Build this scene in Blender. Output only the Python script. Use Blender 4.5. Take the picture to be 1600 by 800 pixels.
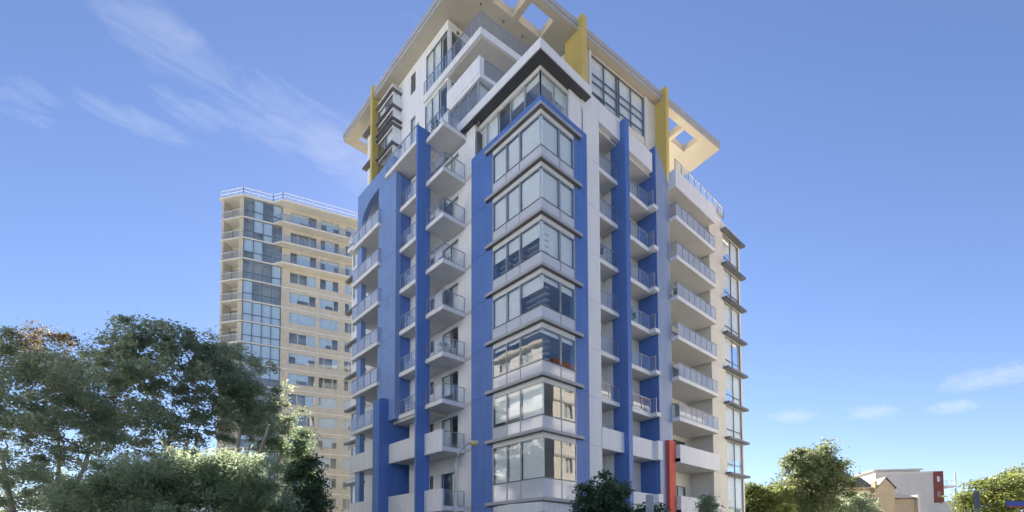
import bpy, bmesh, math, random
import numpy as np
from mathutils import Vector, Matrix

# ------------------------------------------------------------------ scene, camera, sky, sun, exposure
scn = bpy.context.scene
for o in list(bpy.data.objects):
    bpy.data.objects.remove(o)
COL = scn.collection
random.seed(7)

F_PX, YAW, PIT, ROLL, PPY = 782.0, -0.830587, 0.043209, -0.002845, 827.54   # solved from the facade's edges
CAM = Vector((18.30, -18.935, 1.652))
FW = Vector((math.sin(YAW)*math.cos(PIT), math.cos(YAW)*math.cos(PIT), math.sin(PIT)))
RT0 = Vector((math.cos(YAW), -math.sin(YAW), 0)); UP0 = RT0.cross(FW)
RT = RT0*math.cos(ROLL)+UP0*math.sin(ROLL); UP = UP0*math.cos(ROLL)-RT0*math.sin(ROLL)
cd = bpy.data.cameras.new('camera'); cam = bpy.data.objects.new('camera', cd); COL.objects.link(cam)
cd.sensor_width = 36; cd.sensor_fit = 'HORIZONTAL'; cd.lens = 36*F_PX/1600
cd.shift_y = (PPY-400)/1600; cd.clip_end = 5000; cd.clip_start = 0.1
cam.matrix_world = Matrix(((RT.x, UP.x, -FW.x, CAM.x), (RT.y, UP.y, -FW.y, CAM.y), (RT.z, UP.z, -FW.z, CAM.z), (0, 0, 0, 1)))
scn.camera = cam

def at(px, py, depth):
    "a photograph pixel at a known distance along the view axis"
    return CAM + (FW + RT*((px-800)/F_PX) - UP*((py-PPY)/F_PX))*depth

SUN_AZ, SUN_EL = math.radians(-55), math.radians(29)      # azimuth from +Y towards +X
sdir = Vector((math.sin(SUN_AZ)*math.cos(SUN_EL), math.cos(SUN_AZ)*math.cos(SUN_EL), math.sin(SUN_EL)))
w = bpy.data.worlds.new('World'); scn.world = w; w.use_nodes = True
nt = w.node_tree; nt.nodes.clear()
N = nt.nodes.new; LK = nt.links.new
out = N('ShaderNodeOutputWorld'); bg = N('ShaderNodeBackground'); bg.inputs['Strength'].default_value = 0.05
sky = N('ShaderNodeTexSky'); sky.sky_type = 'NISHITA'; sky.sun_disc = False
sky.sun_elevation = SUN_EL; sky.sun_rotation = SUN_AZ
sky.altitude = 50; sky.air_density = 1.0; sky.dust_density = 0.06; sky.ozone_density = 5.0
tc = N('ShaderNodeTexCoord'); sep = N('ShaderNodeSeparateXYZ'); LK(tc.outputs['Generated'], sep.inputs[0])
def mth(op, a, b=None, clamp=False):
    n = N('ShaderNodeMath'); n.operation = op; n.use_clamp = clamp
    for i, v in enumerate((a, b)):
        if v is None: continue
        if isinstance(v, (int, float)): n.inputs[i].default_value = v
        else: LK(v, n.inputs[i])
    return n.outputs[0]
zc = mth('MAXIMUM', sep.outputs[2], 0.06)
cx = mth('DIVIDE', sep.outputs[0], zc); cy = mth('DIVIDE', sep.outputs[1], zc)
cmb = N('ShaderNodeCombineXYZ'); LK(cx, cmb.inputs[0]); LK(cy, cmb.inputs[1])
mp = N('ShaderNodeMapping'); mp.inputs['Rotation'].default_value = (0, 0, math.radians(-12)); mp.inputs['Scale'].default_value = (2.6, 1.15, 1)
LK(cmb.outputs[0], mp.inputs[0])
n1 = N('ShaderNodeTexNoise'); n1.inputs['Scale'].default_value = 4.6; n1.inputs['Detail'].default_value = 12; n1.inputs['Roughness'].default_value = 0.68; n1.inputs['Distortion'].default_value = 0.6
LK(mp.outputs[0], n1.inputs[0])
n2 = N('ShaderNodeTexNoise'); n2.inputs['Scale'].default_value = 0.55; n2.inputs['Detail'].default_value = 3
LK(cmb.outputs[0], n2.inputs[0])
def blob(x, y, rx, ry):
    a = mth('DIVIDE', mth('SUBTRACT', cx, x), rx); b = mth('DIVIDE', mth('SUBTRACT', cy, y), ry)
    r2 = mth('ADD', mth('MULTIPLY', a, a), mth('MULTIPLY', b, b))
    return mth('SUBTRACT', 1.0, r2, True)
cover = mth('MULTIPLY', mth('SUBTRACT', n2.outputs[0], 0.5), 0.35)
for b in ((-1.15, .12, .10, .14), (-1.2, .36, .13, .2), (-1.16, .56, .16, .16), (-1.52, -.08, .12, .1), (-1.42, .1, .06, .14), (-1.3, .2, .06, .1),
          (-.22, 4.0, .34, .34), (-1.31, 4.05, .2, .3), (-.89, 4.35, .2, .34), (-.47, 4.62, .18, .3)):
    cover = mth('ADD', cover, mth('MULTIPLY', blob(*b), 0.36 if b[1] < 2 else 0.6))
dens = mth('MULTIPLY', mth('SUBTRACT', mth('ADD', n1.outputs[0], cover), 0.66), 1.7, True)
dens = mth('MULTIPLY', dens, 0.36, True)
mix = N('ShaderNodeMix'); mix.data_type = 'RGBA'
tone = N('ShaderNodeMix'); tone.data_type = 'RGBA'; tone.blend_type = 'MULTIPLY'; tone.inputs[0].default_value = 1; tone.inputs[7].default_value = (1.05, .905, .945, 1); LK(sky.outputs[0], tone.inputs[6])
LK(dens, mix.inputs[0]); LK(tone.outputs[2], mix.inputs[6]); mix.inputs[7].default_value = (5.4, 5.6, 6.2, 1)
LK(mix.outputs[2], bg.inputs[0]); LK(bg.outputs[0], out.inputs[0])
sl = bpy.data.lights.new('sun', 'SUN'); sl.energy = 5.0; sl.angle = math.radians(0.5); sl.color = (1.0, 0.88, 0.72)
sun = bpy.data.objects.new('sun', sl); COL.objects.link(sun); sun.location = (-60, 20, 60)
sun.rotation_euler = (-sdir).to_track_quat('-Z', 'Y').to_euler()
vs = scn.view_settings; vs.view_transform = 'Standard'; vs.look = 'None'; vs.gamma = 1; vs.use_curve_mapping = False
vs.exposure = 1.9
scn.cycles.transparent_max_bounces = 24; scn.cycles.max_bounces = 8; scn.cycles.diffuse_bounces = 4

# ------------------------------------------------------------------ materials
def mat(name, col, rough=0.75, var=0.08, scale=1.2, bump=0.0, bscale=40, metal=0.0, spec=0.5, streak=0.0, col2=None):
    m = bpy.data.materials.new(name); m.use_nodes = True; t = m.node_tree; b = t.nodes['Principled BSDF']
    b.inputs['Roughness'].default_value = rough; b.inputs['Metallic'].default_value = metal
    b.inputs['Specular IOR Level'].default_value = spec
    g = t.nodes.new('ShaderNodeNewGeometry')
    no = t.nodes.new('ShaderNodeTexNoise'); no.inputs['Scale'].default_value = scale; no.inputs['Detail'].default_value = 6; no.inputs['Roughness'].default_value = 0.6
    t.links.new(g.outputs['Position'], no.inputs['Vector'])
    fac = no.outputs[0]
    if streak:
        mp = t.nodes.new('ShaderNodeMapping'); mp.inputs['Scale'].default_value = (5, 5, 0.22); t.links.new(g.outputs['Position'], mp.inputs[0])
        n2 = t.nodes.new('ShaderNodeTexNoise'); n2.inputs['Scale'].default_value = 1.0; n2.inputs['Detail'].default_value = 5
        t.links.new(mp.outputs[0], n2.inputs['Vector'])
        mx = t.nodes.new('ShaderNodeMix'); mx.inputs[0].default_value = streak
        t.links.new(no.outputs[0], mx.inputs[2]); t.links.new(n2.outputs[0], mx.inputs[3]); fac = mx.outputs[0]
    r = t.nodes.new('ShaderNodeValToRGB'); r.color_ramp.elements[0].position = 0.3; r.color_ramp.elements[1].position = 0.7
    c2 = col2 or [min(1, c*(1+var)) for c in col]
    c1 = [c*(1-var) for c in col]
    r.color_ramp.elements[0].color = (*c1, 1); r.color_ramp.elements[1].color = (*c2, 1)
    t.links.new(fac, r.inputs[0]); t.links.new(r.outputs[0], b.inputs['Base Color'])
    if bump:
        n3 = t.nodes.new('ShaderNodeTexNoise'); n3.inputs['Scale'].default_value = bscale; n3.inputs['Detail'].default_value = 4
        t.links.new(g.outputs['Position'], n3.inputs['Vector'])
        bp = t.nodes.new('ShaderNodeBump'); bp.inputs['Strength'].default_value = bump; bp.inputs['Distance'].default_value = 0.02
        t.links.new(n3.outputs[0], bp.inputs['Height']); t.links.new(bp.outputs[0], b.inputs['Normal'])
    return m

def glass(name, tint, refl0, refl1, rough=0.01, white=0.0, wcol=(.7, .75, .82), wob=0.0):
    "thin pane: see-through mixed with a sharp reflection, optionally a frosted share"
    m = bpy.data.materials.new(name); m.use_nodes = True; t = m.node_tree; t.nodes.clear()
    o = t.nodes.new('ShaderNodeOutputMaterial'); tr = t.nodes.new('ShaderNodeBsdfTransparent'); tr.inputs[0].default_value = (*tint, 1)
    gl = t.nodes.new('ShaderNodeBsdfGlossy'); gl.inputs['Roughness'].default_value = rough; gl.inputs[0].default_value = (.95, .97, 1, 1)
    lw = t.nodes.new('ShaderNodeLayerWeight'); lw.inputs[0].default_value = 0.35
    mr = t.nodes.new('ShaderNodeMapRange'); mr.inputs[3].default_value = refl0; mr.inputs[4].default_value = refl1
    t.links.new(lw.outputs['Facing'], mr.inputs[0])
    base = tr.outputs[0]
    if white:
        d = t.nodes.new('ShaderNodeBsdfDiffuse'); d.inputs[0].default_value = (*wcol, 1)
        tl = t.nodes.new('ShaderNodeBsdfTranslucent'); tl.inputs[0].default_value = (*wcol, 1)
        a = t.nodes.new('ShaderNodeMixShader'); a.inputs[0].default_value = 0.45; t.links.new(d.outputs[0], a.inputs[1]); t.links.new(tl.outputs[0], a.inputs[2])
        b2 = t.nodes.new('ShaderNodeMixShader'); b2.inputs[0].default_value = white; t.links.new(tr.outputs[0], b2.inputs[1]); t.links.new(a.outputs[0], b2.inputs[2]); base = b2.outputs[0]
    if wob:
        g = t.nodes.new('ShaderNodeNewGeometry'); n = t.nodes.new('ShaderNodeTexNoise'); n.inputs['Scale'].default_value = 0.7; n.inputs['Detail'].default_value = 1
        t.links.new(g.outputs['Position'], n.inputs['Vector']); bp = t.nodes.new('ShaderNodeBump'); bp.inputs['Strength'].default_value = wob; bp.inputs['Distance'].default_value = 0.05
        t.links.new(n.outputs[0], bp.inputs['Height']); t.links.new(bp.outputs[0], gl.inputs['Normal'])
    mx = t.nodes.new('ShaderNodeMixShader'); t.links.new(mr.outputs[0], mx.inputs[0]); t.links.new(base, mx.inputs[1]); t.links.new(gl.outputs[0], mx.inputs[2])
    t.links.new(mx.outputs[0], o.inputs[0]); return m

def leafmat(name, c1, c2, c3):
    m = bpy.data.materials.new(name); m.use_nodes = True; t = m.node_tree; t.nodes.clear()
    o = t.nodes.new('ShaderNodeOutputMaterial'); a = t.nodes.new('ShaderNodeAttribute'); a.attribute_name = 'tint'
    r = t.nodes.new('ShaderNodeValToRGB'); r.color_ramp.elements[0].color = (*c1, 1); r.color_ramp.elements[1].color = (*c3, 1)
    e = r.color_ramp.elements.new(0.55); e.color = (*c2, 1)
    t.links.new(a.outputs['Fac'], r.inputs[0])
    d = t.nodes.new('ShaderNodeBsdfPrincipled'); d.inputs['Roughness'].default_value = 0.5; d.inputs['Specular IOR Level'].default_value = 0.35
    tl = t.nodes.new('ShaderNodeBsdfTranslucent'); hs = t.nodes.new('ShaderNodeHueSaturation'); hs.inputs['Value'].default_value = 1.55; hs.inputs['Hue'].default_value = 0.485
    t.links.new(r.outputs[0], d.inputs['Base Color']); t.links.new(r.outputs[0], hs.inputs['Color']); t.links.new(hs.outputs[0], tl.inputs[0])
    mx = t.nodes.new('ShaderNodeMixShader'); mx.inputs[0].default_value = 0.5
    t.links.new(d.outputs[0], mx.inputs[1]); t.links.new(tl.outputs[0], mx.inputs[2]); t.links.new(mx.outputs[0], o.inputs[0]); return m

M = dict(
    white=mat('white_render', (.80, .815, .84), .8, .068, .6, .15, 60, streak=.65),
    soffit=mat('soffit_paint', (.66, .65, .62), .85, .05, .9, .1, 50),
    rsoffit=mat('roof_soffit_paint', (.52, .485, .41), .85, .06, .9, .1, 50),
    cream=mat('cream_render', (.70, .675, .61), .85, .06, .9, .15, 60),
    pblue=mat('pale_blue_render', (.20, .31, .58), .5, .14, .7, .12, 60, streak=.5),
    gblue=mat('sheen_blue_render', (.29, .36, .53), .42, .12, .7, .12, 60, streak=.6),  # sheen on the pier front, put into a paler blue
    blue=mat('blue_render', (.09, .195, .52), .5, .17, .55, .12, 60, streak=.5),
    yellow=mat('yellow_render', (.60, .47, .15), .75, .08, .8, .15, 60, streak=.4),
    red=mat('red_render', (.62, .10, .065), .65, .08, 1.0, .1, 60),
    ledge=mat('charcoal_metal', (.13, .135, .15), .45, .15, 3, 0),
    fascia=mat('grey_fascia', (.42, .43, .45), .55, .06, 2, 0, streak=.5),
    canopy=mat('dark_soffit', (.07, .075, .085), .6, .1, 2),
    alu=mat('aluminium_frame', (.42, .44, .46), .4, .08, 4, 0, metal=.3),
    dframe=mat('dark_frame', (.13, .16, .21), .45, .1, 4, 0),
    wframe=mat('white_frame', (.7, .71, .72), .5, .05, 4),
    steel=mat('rail_steel', (.45, .46, .47), .35, .08, 6, 0, metal=.5),
    blind=mat('blind_fabric', (.88, .90, .90), .9, .05, 3),
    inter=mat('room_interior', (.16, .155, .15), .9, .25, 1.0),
    spand=mat('spandrel_glass', (.62, .65, .71), .06, .04, 1.2, 0, spec=1.0),
    stripe=mat('reflection_stripe', (.55, .55, .54), .6, .1, 4),  # grey for the imitated reflections in the bay
    pane=glass('window_glass', (.965, .985, .985), .04, .25, wob=.08),
    rglass=glass('balustrade_glass', (.95, .97, .985), .03, .2, white=.05, wcol=(.75, .82, .9)),
    frost=glass('frosted_balustrade_glass', (.93, .96, 1), .03, .2, white=.5, wcol=(.80, .86, .96)),
    beige=mat('beige_brick', (.58, .54, .455), .9, .10, 1.5, .2, 30),
    tslab=mat('tower_concrete', (.74, .72, .67), .85, .06, 1.0, .1, 40),
    tglass=glass('tower_glass', (.86, .92, .96), .07, .35, wob=.05),
    plastic=mat('white_plastic', (.78, .78, .76), .4, .03, 5),
    wood=mat('timber_brown', (.2, .12, .07), .7, .2, 5),
    bark=mat('bark', (.13, .105, .085), .9, .35, 3, .6, 18),
    palebark=mat('pale_bark', (.36, .32, .28), .9, .3, 3, .5, 18),
    asphalt=mat('asphalt', (.05, .05, .052), .9, .2, 2, .4, 60),
    paving=mat('concrete_paving', (.34, .33, .31), .9, .12, 1.2, .3, 40),
    kerb=mat('kerb_concrete', (.42, .41, .39), .9, .1, 2, .3, 40),
    paint=mat('road_paint', (.72, .72, .70), .7, .1, 6),
    grass=mat('dry_ground', (.20, .20, .15), .95, .35, .15, .6, 30),
    galv=mat('galvanised_steel', (.50, .51, .52), .45, .1, 5, 0, metal=.6),
    lamp=mat('lamp_lens', (.72, .66, .15), .3, .1, 8),
    tan=mat('tan_wall', (.52, .43, .31), .85, .08, 1.2, .1, 40),
    tile=mat('dark_roof_tile', (.10, .10, .115), .7, .2, 4, .5, 14),
    otile=mat('terracotta_roof_tile', (.60, .22, .08), .8, .15, 4, .5, 14),
    lgrey=mat('light_grey_wall', (.62, .61, .60), .85, .06, .8, .1, 40),
    brickred=mat('red_brown_cladding', (.24, .07, .055), .8, .15, 2, .1, 40),
    pot=mat('terracotta_pot', (.35, .15, .08), .8, .1, 5),
    signblue=mat('sign_blue', (.05, .10, .42), .4, .06, 3),
    signgrey=mat('sign_grey', (.36, .39, .43), .5, .06, 3),
    leaf_a=leafmat('leaf_eucalypt', (.17, .225, .16), (.24, .30, .21), (.32, .37, .25)),
    leaf_b=leafmat('leaf_olive', (.10, .14, .075), (.15, .195, .10), (.22, .25, .13)),
    leaf_c=leafmat('leaf_casuarina', (.17, .23, .15), (.25, .32, .21), (.34, .41, .29)),
    leaf_d=leafmat('leaf_glossy', (.05, .095, .06), (.09, .15, .085), (.15, .21, .12)),
    leaf_e=leafmat('leaf_bright', (.09, .13, .045), (.135, .18, .06), (.20, .225, .075)),
    leaf_f=leafmat('leaf_brownish', (.07, .07, .04), (.12, .105, .06), (.18, .14, .08)),
)

# ------------------------------------------------------------------ mesh helpers
class Fr:
    "a facade frame: u along the facade, d outwards, z up"
    def __init__(s, o, U, Nn): s.o = Vector((o[0], o[1], 0)); s.U = Vector((U[0], U[1], 0)).normalized(); s.N = Vector((Nn[0], Nn[1], 0)).normalized()
    def p(s, u, d, z): v = s.o+s.U*u+s.N*d; return (v.x, v.y, z)
LF = Fr((0, 0), (1, 0), (0, -1))      # left facade: u = x, d = -y
RF = Fr((0, 0), (0, 1), (1, 0))       # right facade: u = y, d = x
WO = Fr((0, 0), (1, 0), (0, 1))       # plain world

class MB:
    def __init__(s): s.v = []; s.f = []
    def add(s, vs, fs):
        n = len(s.v); s.v += [tuple(v) for v in vs]; s.f += [tuple(i+n for i in f) for f in fs]; return s
    def box(s, fr, u0, u1, d0, d1, z0, z1):
        P = [fr.p(u, d, z) for z in (z0, z1) for d in (d0, d1) for u in (u0, u1)]
        return s.add(P, [(0, 2, 3, 1), (4, 5, 7, 6), (0, 1, 5, 4), (2, 6, 7, 3), (0, 4, 6, 2), (1, 3, 7, 5)])
    def prism(s, poly, z0, z1):
        n = len(poly); P = [(x, y, z0) for x, y in poly]+[(x, y, z1) for x, y in poly]
        return s.add(P, [tuple(range(n))[::-1], tuple(range(n, 2*n))]+[(i, (i+1) % n, n+(i+1) % n, n+i) for i in range(n)])
    def vprism(s, fr, poly, d0, d1):
        "polygon in (u,z), extruded from d0 to d1"
        n = len(poly); P = [fr.p(u, d0, z) for u, z in poly]+[fr.p(u, d1, z) for u, z in poly]
        return s.add(P, [tuple(range(n))[::-1], tuple(range(n, 2*n))]+[(i, (i+1) % n, n+(i+1) % n, n+i) for i in range(n)])
    def bar(s, a, b, w, h):
        a = Vector(a); b = Vector(b); t = (b-a).normalized(); up = Vector((0, 0, 1)) if abs(t.z) < .9 else Vector((1, 0, 0))
        r = t.cross(up).normalized()*w/2; q = r.cross(t).normalized()*h/2
        P = [c+i*r+j*q for c in (a, b) for j in (-1, 1) for i in (-1, 1)]
        return s.add(P, [(0, 1, 3, 2), (4, 6, 7, 5), (0, 4, 5, 1), (2, 3, 7, 6), (0, 2, 6, 4), (1, 5, 7, 3)])
    def tube(s, pts, rads, n=7, cap=True):
        base = len(s.v); pts = [Vector(p) for p in pts]
        for i, c in enumerate(pts):
            t = (pts[min(i+1, len(pts)-1)]-pts[max(i-1, 0)]).normalized(); up = Vector((0, 0, 1)) if abs(t.z) < .95 else Vector((1, 0, 0))
            a = t.cross(up).normalized(); b = t.cross(a)
            for k in range(n):
                th = 2*math.pi*k/n; s.v.append(tuple(c+(a*math.cos(th)+b*math.sin(th))*rads[i]))
        for i in range(len(pts)-1):
            for k in range(n):
                k2 = (k+1) % n; s.f.append((base+i*n+k, base+i*n+k2, base+(i+1)*n+k2, base+(i+1)*n+k))
        if cap:
            s.f.append(tuple(base+k for k in range(n))[::-1]); s.f.append(tuple(base+(len(pts)-1)*n+k for k in range(n)))
        return s
    def build(s, name, m, parent=None, smooth=False, fix=True):
        off = Vector((0, 0, 0)); q = parent
        while q is not None: off += q.location; q = q.parent
        me = bpy.data.meshes.new(name); me.from_pydata([(x-off.x, y-off.y, z-off.z) for x, y, z in s.v], [], s.f)
        if fix:
            bm = bmesh.new(); bm.from_mesh(me); bmesh.ops.recalc_face_normals(bm, faces=bm.faces); bm.to_mesh(me); bm.free()
        if smooth: me.polygons.foreach_set('use_smooth', [True]*len(me.polygons))
        me.materials.append(M[m] if isinstance(m, str) else m)
        o = bpy.data.objects.new(name, me); COL.objects.link(o); o.parent = parent; return o

def tag(o, label, cat, group=None):
    o['label'] = label; o['category'] = cat
    if group: o['group'] = group
    return o
def thing(name, loc, label, cat, group=None):
    o = bpy.data.objects.new(name, None); COL.objects.link(o); o.location = loc; o.empty_display_size = .3
    return tag(o, label, cat, group)
def struct(o): o['kind'] = 'structure'; return o
def copy_tree(o, parent=None):
    c = o.copy(); COL.objects.link(c); c.parent = parent
    for ch in o.children: copy_tree(ch, c)
    return c
def B(name, m, parent, fr, *a): return MB().box(fr, *a).build(name, m, parent)

def wallgrid(root, fr, u0, u1, zs, d, holes, depth=.25, m='white', name='wall_panel'):
    "a wall in storey-high panels with open joints; holes are (u0,u1,z0,z1)"
    for zi in range(len(zs)-1):
        za, zb = zs[zi]+.008, zs[zi+1]-.008
        hs = [(max(h[0], u0), min(h[1], u1), max(h[2], za), min(h[3], zb)) for h in holes if h[3] > za and h[2] < zb and h[1] > u0 and h[0] < u1]
        us = sorted({u0, u1, *[h[0] for h in hs], *[h[1] for h in hs]}); zz = sorted({za, zb, *[h[2] for h in hs], *[h[3] for h in hs]})
        mb = MB()
        for i in range(len(us)-1):
            run = None
            for j in range(len(zz)-1):
                uc, zc_ = (us[i]+us[i+1])/2, (zz[j]+zz[j+1])/2
                solid = not any(h[0] < uc < h[1] and h[2] < zc_ < h[3] for h in hs)
                if solid: run = (run[0] if run else zz[j], zz[j+1])
                if (not solid or j == len(zz)-2) and run:
                    mb.box(fr, us[i], us[i+1], d-depth, d, *run); run = None
        if mb.v: mb.build(name, m, root)

def window(root, fr, us, zs, d, fm='alu', gm='pane', blind=0.5, name='window', fw=.05, room=True, rng=random, bdrop=None):
    "frame with mullions us and transoms zs; each light a pane, behind it perhaps a blind"
    mb = MB(); f = fw/2
    for u in us: mb.box(fr, u-f, u+f, d-.05, d+.03, zs[0], zs[-1])
    for z in zs:
        for i in range(len(us)-1): mb.box(fr, us[i]+f, us[i+1]-f, d-.045, d+.025, z-f if z != zs[0] else z, z+f if z != zs[-1] else z)
    wo = mb.build(name, fm, root)
    for i in range(len(us)-1):
        for j in range(len(zs)-1):
            B('pane', gm, wo, fr, us[i]+f, us[i+1]-f, d-.02, d-.008, zs[j]+f, zs[j+1]-f)
        dr = bdrop[i] if bdrop else (rng.choice((1, 1, .8, .55)) if rng.random() < blind else 0)
        if dr:
            zt, zb = zs[-1], zs[0]; B('blind', 'blind', wo, fr, us[i]+.01, us[i+1]-.01, d-.14, d-.13, zt-(zt-zb)*dr, zt)
    return wo

def railing(part, a, b, z, h=1.0, n=3, style='post', ends=(True, True)):
    "balustrade between plan points a and b standing on z"
    a = Vector((a[0], a[1], 0)); b = Vector((b[0], b[1], 0)); t = (b-a); L = t.length; t = t/L
    P = lambda s, zz: (a+t*s)+Vector((0, 0, zz))
    g = 'frost' if style == 'frost' else 'rglass'; pw = .03 if style == 'frost' else .045
    MB().bar(P(0, z+h), P(L, z+h), .05, .045).build('handrail', 'steel', part)
    MB().bar(P(0, z+.07), P(L, z+.07), .035, .035).build('bottom_rail', 'steel', part)
    for k in range(n+1):
        if (k == 0 and not ends[0]) or (k == n and not ends[1]): continue
        s = min(max(L*k/n, .03), L-.03); MB().bar(P(s, z), P(s, z+h-.024), pw, pw).build('post', 'steel', part)
    for k in range(n):
        s0, s1 = L*k/n+.06, L*(k+1)/n-.06; mb = MB().bar(P(s0, z+.1+(h-.16)/2), P(s1, z+.1+(h-.16)/2), .012, h-.16); mb.build('glass_panel', g, part)

# ------------------------------------------------------------------ ground, roads, pavements
struct(MB().add([(-900, -900, -.02), (900, -900, -.02), (900, 900, -.02), (-900, 900, -.02)], [(0, 1, 2, 3)]).build('ground', 'grass'))
struct(MB().add([(-300, -15.5, 0), (300, -15.5, 0), (300, -5.5, 0), (-300, -5.5, 0)], [(0, 1, 2, 3)]).build('road', 'asphalt'))
struct(MB().add([(5, -5.5, .004), (12, -5.5, .004), (12, 300, .004), (5, 300, .004)], [(0, 1, 2, 3)]).build('road', 'asphalt'))
mk = MB()
for i in range(40): mk.add([(-200+i*5.0, -10.56, .009), (-197.5+i*5.0, -10.56, .009), (-197.5+i*5.0, -10.44, .009), (-200+i*5.0, -10.44, .009)], [(0, 1, 2, 3)])
for i in range(30): mk.add([(8.44, i*5.0, .009), (8.56, i*5.0, .009), (8.56, 2.5+i*5.0, .009), (8.44, 2.5+i*5.0, .009)], [(0, 1, 2, 3)])
struct(mk.build('road_markings', 'paint'))
struct(MB().prism([(-120, -5.35), (4.85, -5.35), (4.85, 120), (-.2, 120), (-.2, .2), (-120, .2)], -.01, .14).build('pavement', 'paving'))
struct(MB().prism([(-120, -5.5), (5, -5.5), (5, 120), (4.85, 120), (4.85, -5.35), (-120, -5.35)], -.01, .15).build('kerb', 'kerb'))
struct(MB().prism([(12.15, -5.5), (30, -5.5), (30, 120), (12.15, 120)], -.01, .14).build('pavement', 'paving'))
struct(MB().prism([(12, -5.5), (12.15, -5.5), (12.15, 120), (12, 120)], -.01, .15).build('kerb', 'kerb'))
struct(MB().prism([(-120, -24), (120, -24), (120, -15.65), (-120, -15.65)], -.01, .14).build('pavement', 'paving'))
struct(MB().prism([(-120, -15.65), (120, -15.65), (120, -15.5), (-120, -15.5)], -.01, .15).build('kerb', 'kerb'))

# ------------------------------------------------------------------ the blue and white apartment tower
T = thing('apartment_tower', (-10, 10, 0), 'blue and white apartment block with glazed corner bay and overhanging flat roof', 'building')
Z = lambda k: 26.06-3*(k-1) if k < 8 else 4.33
LZ = [Z(k) for k in range(8, -1, -1)]           # ledge level of each storey, bottom up: 4.33 ... 29.06
# inner mass and floors
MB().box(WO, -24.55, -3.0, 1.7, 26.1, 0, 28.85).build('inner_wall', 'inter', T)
for k in range(0, 9):
    z = Z(k)-.02
    mb = MB().box(WO, -24.5, -3.0, .45, 1.7, z, z+.2) if k else MB().box(WO, -24.5, -2.2, .8, 26.2, z-.02, z+.12)
    mb.box(WO, -6.35, -.25, .26, 4.1, z, z+.2) if k else mb.box(WO, -7.4, -1.2, .82, 1.2, z+.3, z+.36)
    mb.box(WO, -3.0, -.72, 4.3, 5.85, z, z+.2); mb.box(WO, -3.0, -.95, 20.6, 26.2, z, z+.2)
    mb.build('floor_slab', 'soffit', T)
B('inner_wall', 'inter', T, WO, -6.3, -6.2, .5, 1.7, 4.4, 28.8); B('inner_wall', 'inter', T, WO, -3.0, -.6, 4.22, 4.3, 4.4, 28.8)

# corner bay: ledges, glazing, spandrels
rb = random.Random(3)
drops_l = {1: (1, 1, 1), 2: (1, 1, 1), 3: (.42, .42, .45), 4: (1, 1, .42), 5: (.12, .1, .06), 6: (.88, .86, 1), 7: (1, 1, 1)}
drops_r = {1: (1, 1), 2: (1, 1), 3: (1, 1), 4: (.16, .2), 5: (.12, .14), 6: (0, 0), 7: (0, 0)}
for k in range(1, 9):
    z = Z(k)
    MB().prism([(-4.8, 0), (0, 0), (0, 3.46), (-.45, 3.46), (-.45, .45), (-4.8, .45)], z, z+.03).build('ledge', 'ledge', T)
    MB().prism([(-4.82, -.015), (.015, -.015), (.015, 3.48), (-.45, 3.48), (-.45, .45), (-4.82, .45)], z+.03, z+.2).build('ledge_fascia', 'fascia', T)
for k in range(1, 8):
    zt = Z(k); zb = Z(k+1)+.2; ztr = zt-2.06 if k < 7 else 5.6
    MB().prism([(-4.31, .2), (-.2, .2), (-.2, 2.95), (-.3, 2.95), (-.3, .3), (-4.31, .3)], zt-.26, zt-.002).build('window_head', 'wframe', T)
    # left and right lights, butt-jointed at the corner
    for fr, us, drops in ((LF, [-4.31, -3.07, -1.92, -.2], drops_l[k]), (RF, [.2, 1.73, 2.95], drops_r[k])):
        mb = MB(); f = .03
        for i, u in enumerate(us):
            corner = (fr is LF and i == 3) or (fr is RF and i == 0)
            if not corner: mb.box(fr, u-f, u+f, -.27, -.18, zb, zt-.26)
        for i in range(len(us)-1):
            a = us[i]+(f if not (fr is RF and i == 0) else 0); b = us[i+1]-(f if not (fr is LF and i == 2) else 0)
            mb.box(fr, a, b, -.26, -.185, ztr-.03, ztr+.03)
            mb.box(fr, a, b, -.26, -.19, zt-.31, zt-.26)
        wo = mb.build('bay_window', 'alu', T)
        MB().box(fr, us[0]+.001, us[-1]-.001, -.184, -.172, ztr-.022, ztr+.022).build('transom_cap', 'dframe', wo)
        for i in range(len(us)-1):
            a = us[i]+(f if not (fr is RF and i == 0) else 0); b = us[i+1]-(f if not (fr is LF and i == 2) else 0)
            B('pane', 'pane', wo, fr, a, b, -.222, -.208, ztr+.03, zt-.31)
            B('spandrel_panel', 'spand', wo, fr, a, b, -.23, -.205, zb, ztr-.03)
            dr = drops[i]; z1 = zt-.31; z0 = ztr+.03
            if dr: B('blind', 'blind', wo, fr, a+.02, b-.02, -.36, -.35, z1-(z1-z0)*dr, z1)
            if dr < .5 and fr is LF:
                for q in range(4): B('reflection_stripe', 'stripe', wo, fr, a+.1, b-.1, -.9, -.6, z0+.12+q*.34, z0+.15+q*.34)  # bars imitating stripes reflected in the glass
# blue panels flanking the bay
for k in range(0, 9):
    z0 = Z(k+1)+.008 if k < 8 else 0.0
    z1 = Z(k)-.008 if k else 26.85
    if k == 0: z0 = Z(1)+.008
    B('blue_panel', 'blue', T, LF, -6.42, -4.34, -.6, -.2, z0, z1); B('blue_panel', 'blue', T, RF, 2.98, 4.18, -.6, -.2, z0, z1)
MB().prism([(-4.335, .2), (-.2, .2), (-.2, 2.975), (-.6, 2.975), (-.6, .6), (-4.335, .6)], Z(1)+.2, 26.85).build('blue_band', 'blue', T)
# entrance canopy under the bay
MB().prism([(-4.6, .3), (-2.4, -.25), (-.1, .05), (-.25, 2.6), (-.9, 3.6), (-4.6, 3.6)], 3.75, 4.28).build('entrance_canopy', 'white', T)
B('base_wall', 'cream', T, WO, -6.3, -.6, .75, 5.0, .1, 3.75)

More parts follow.
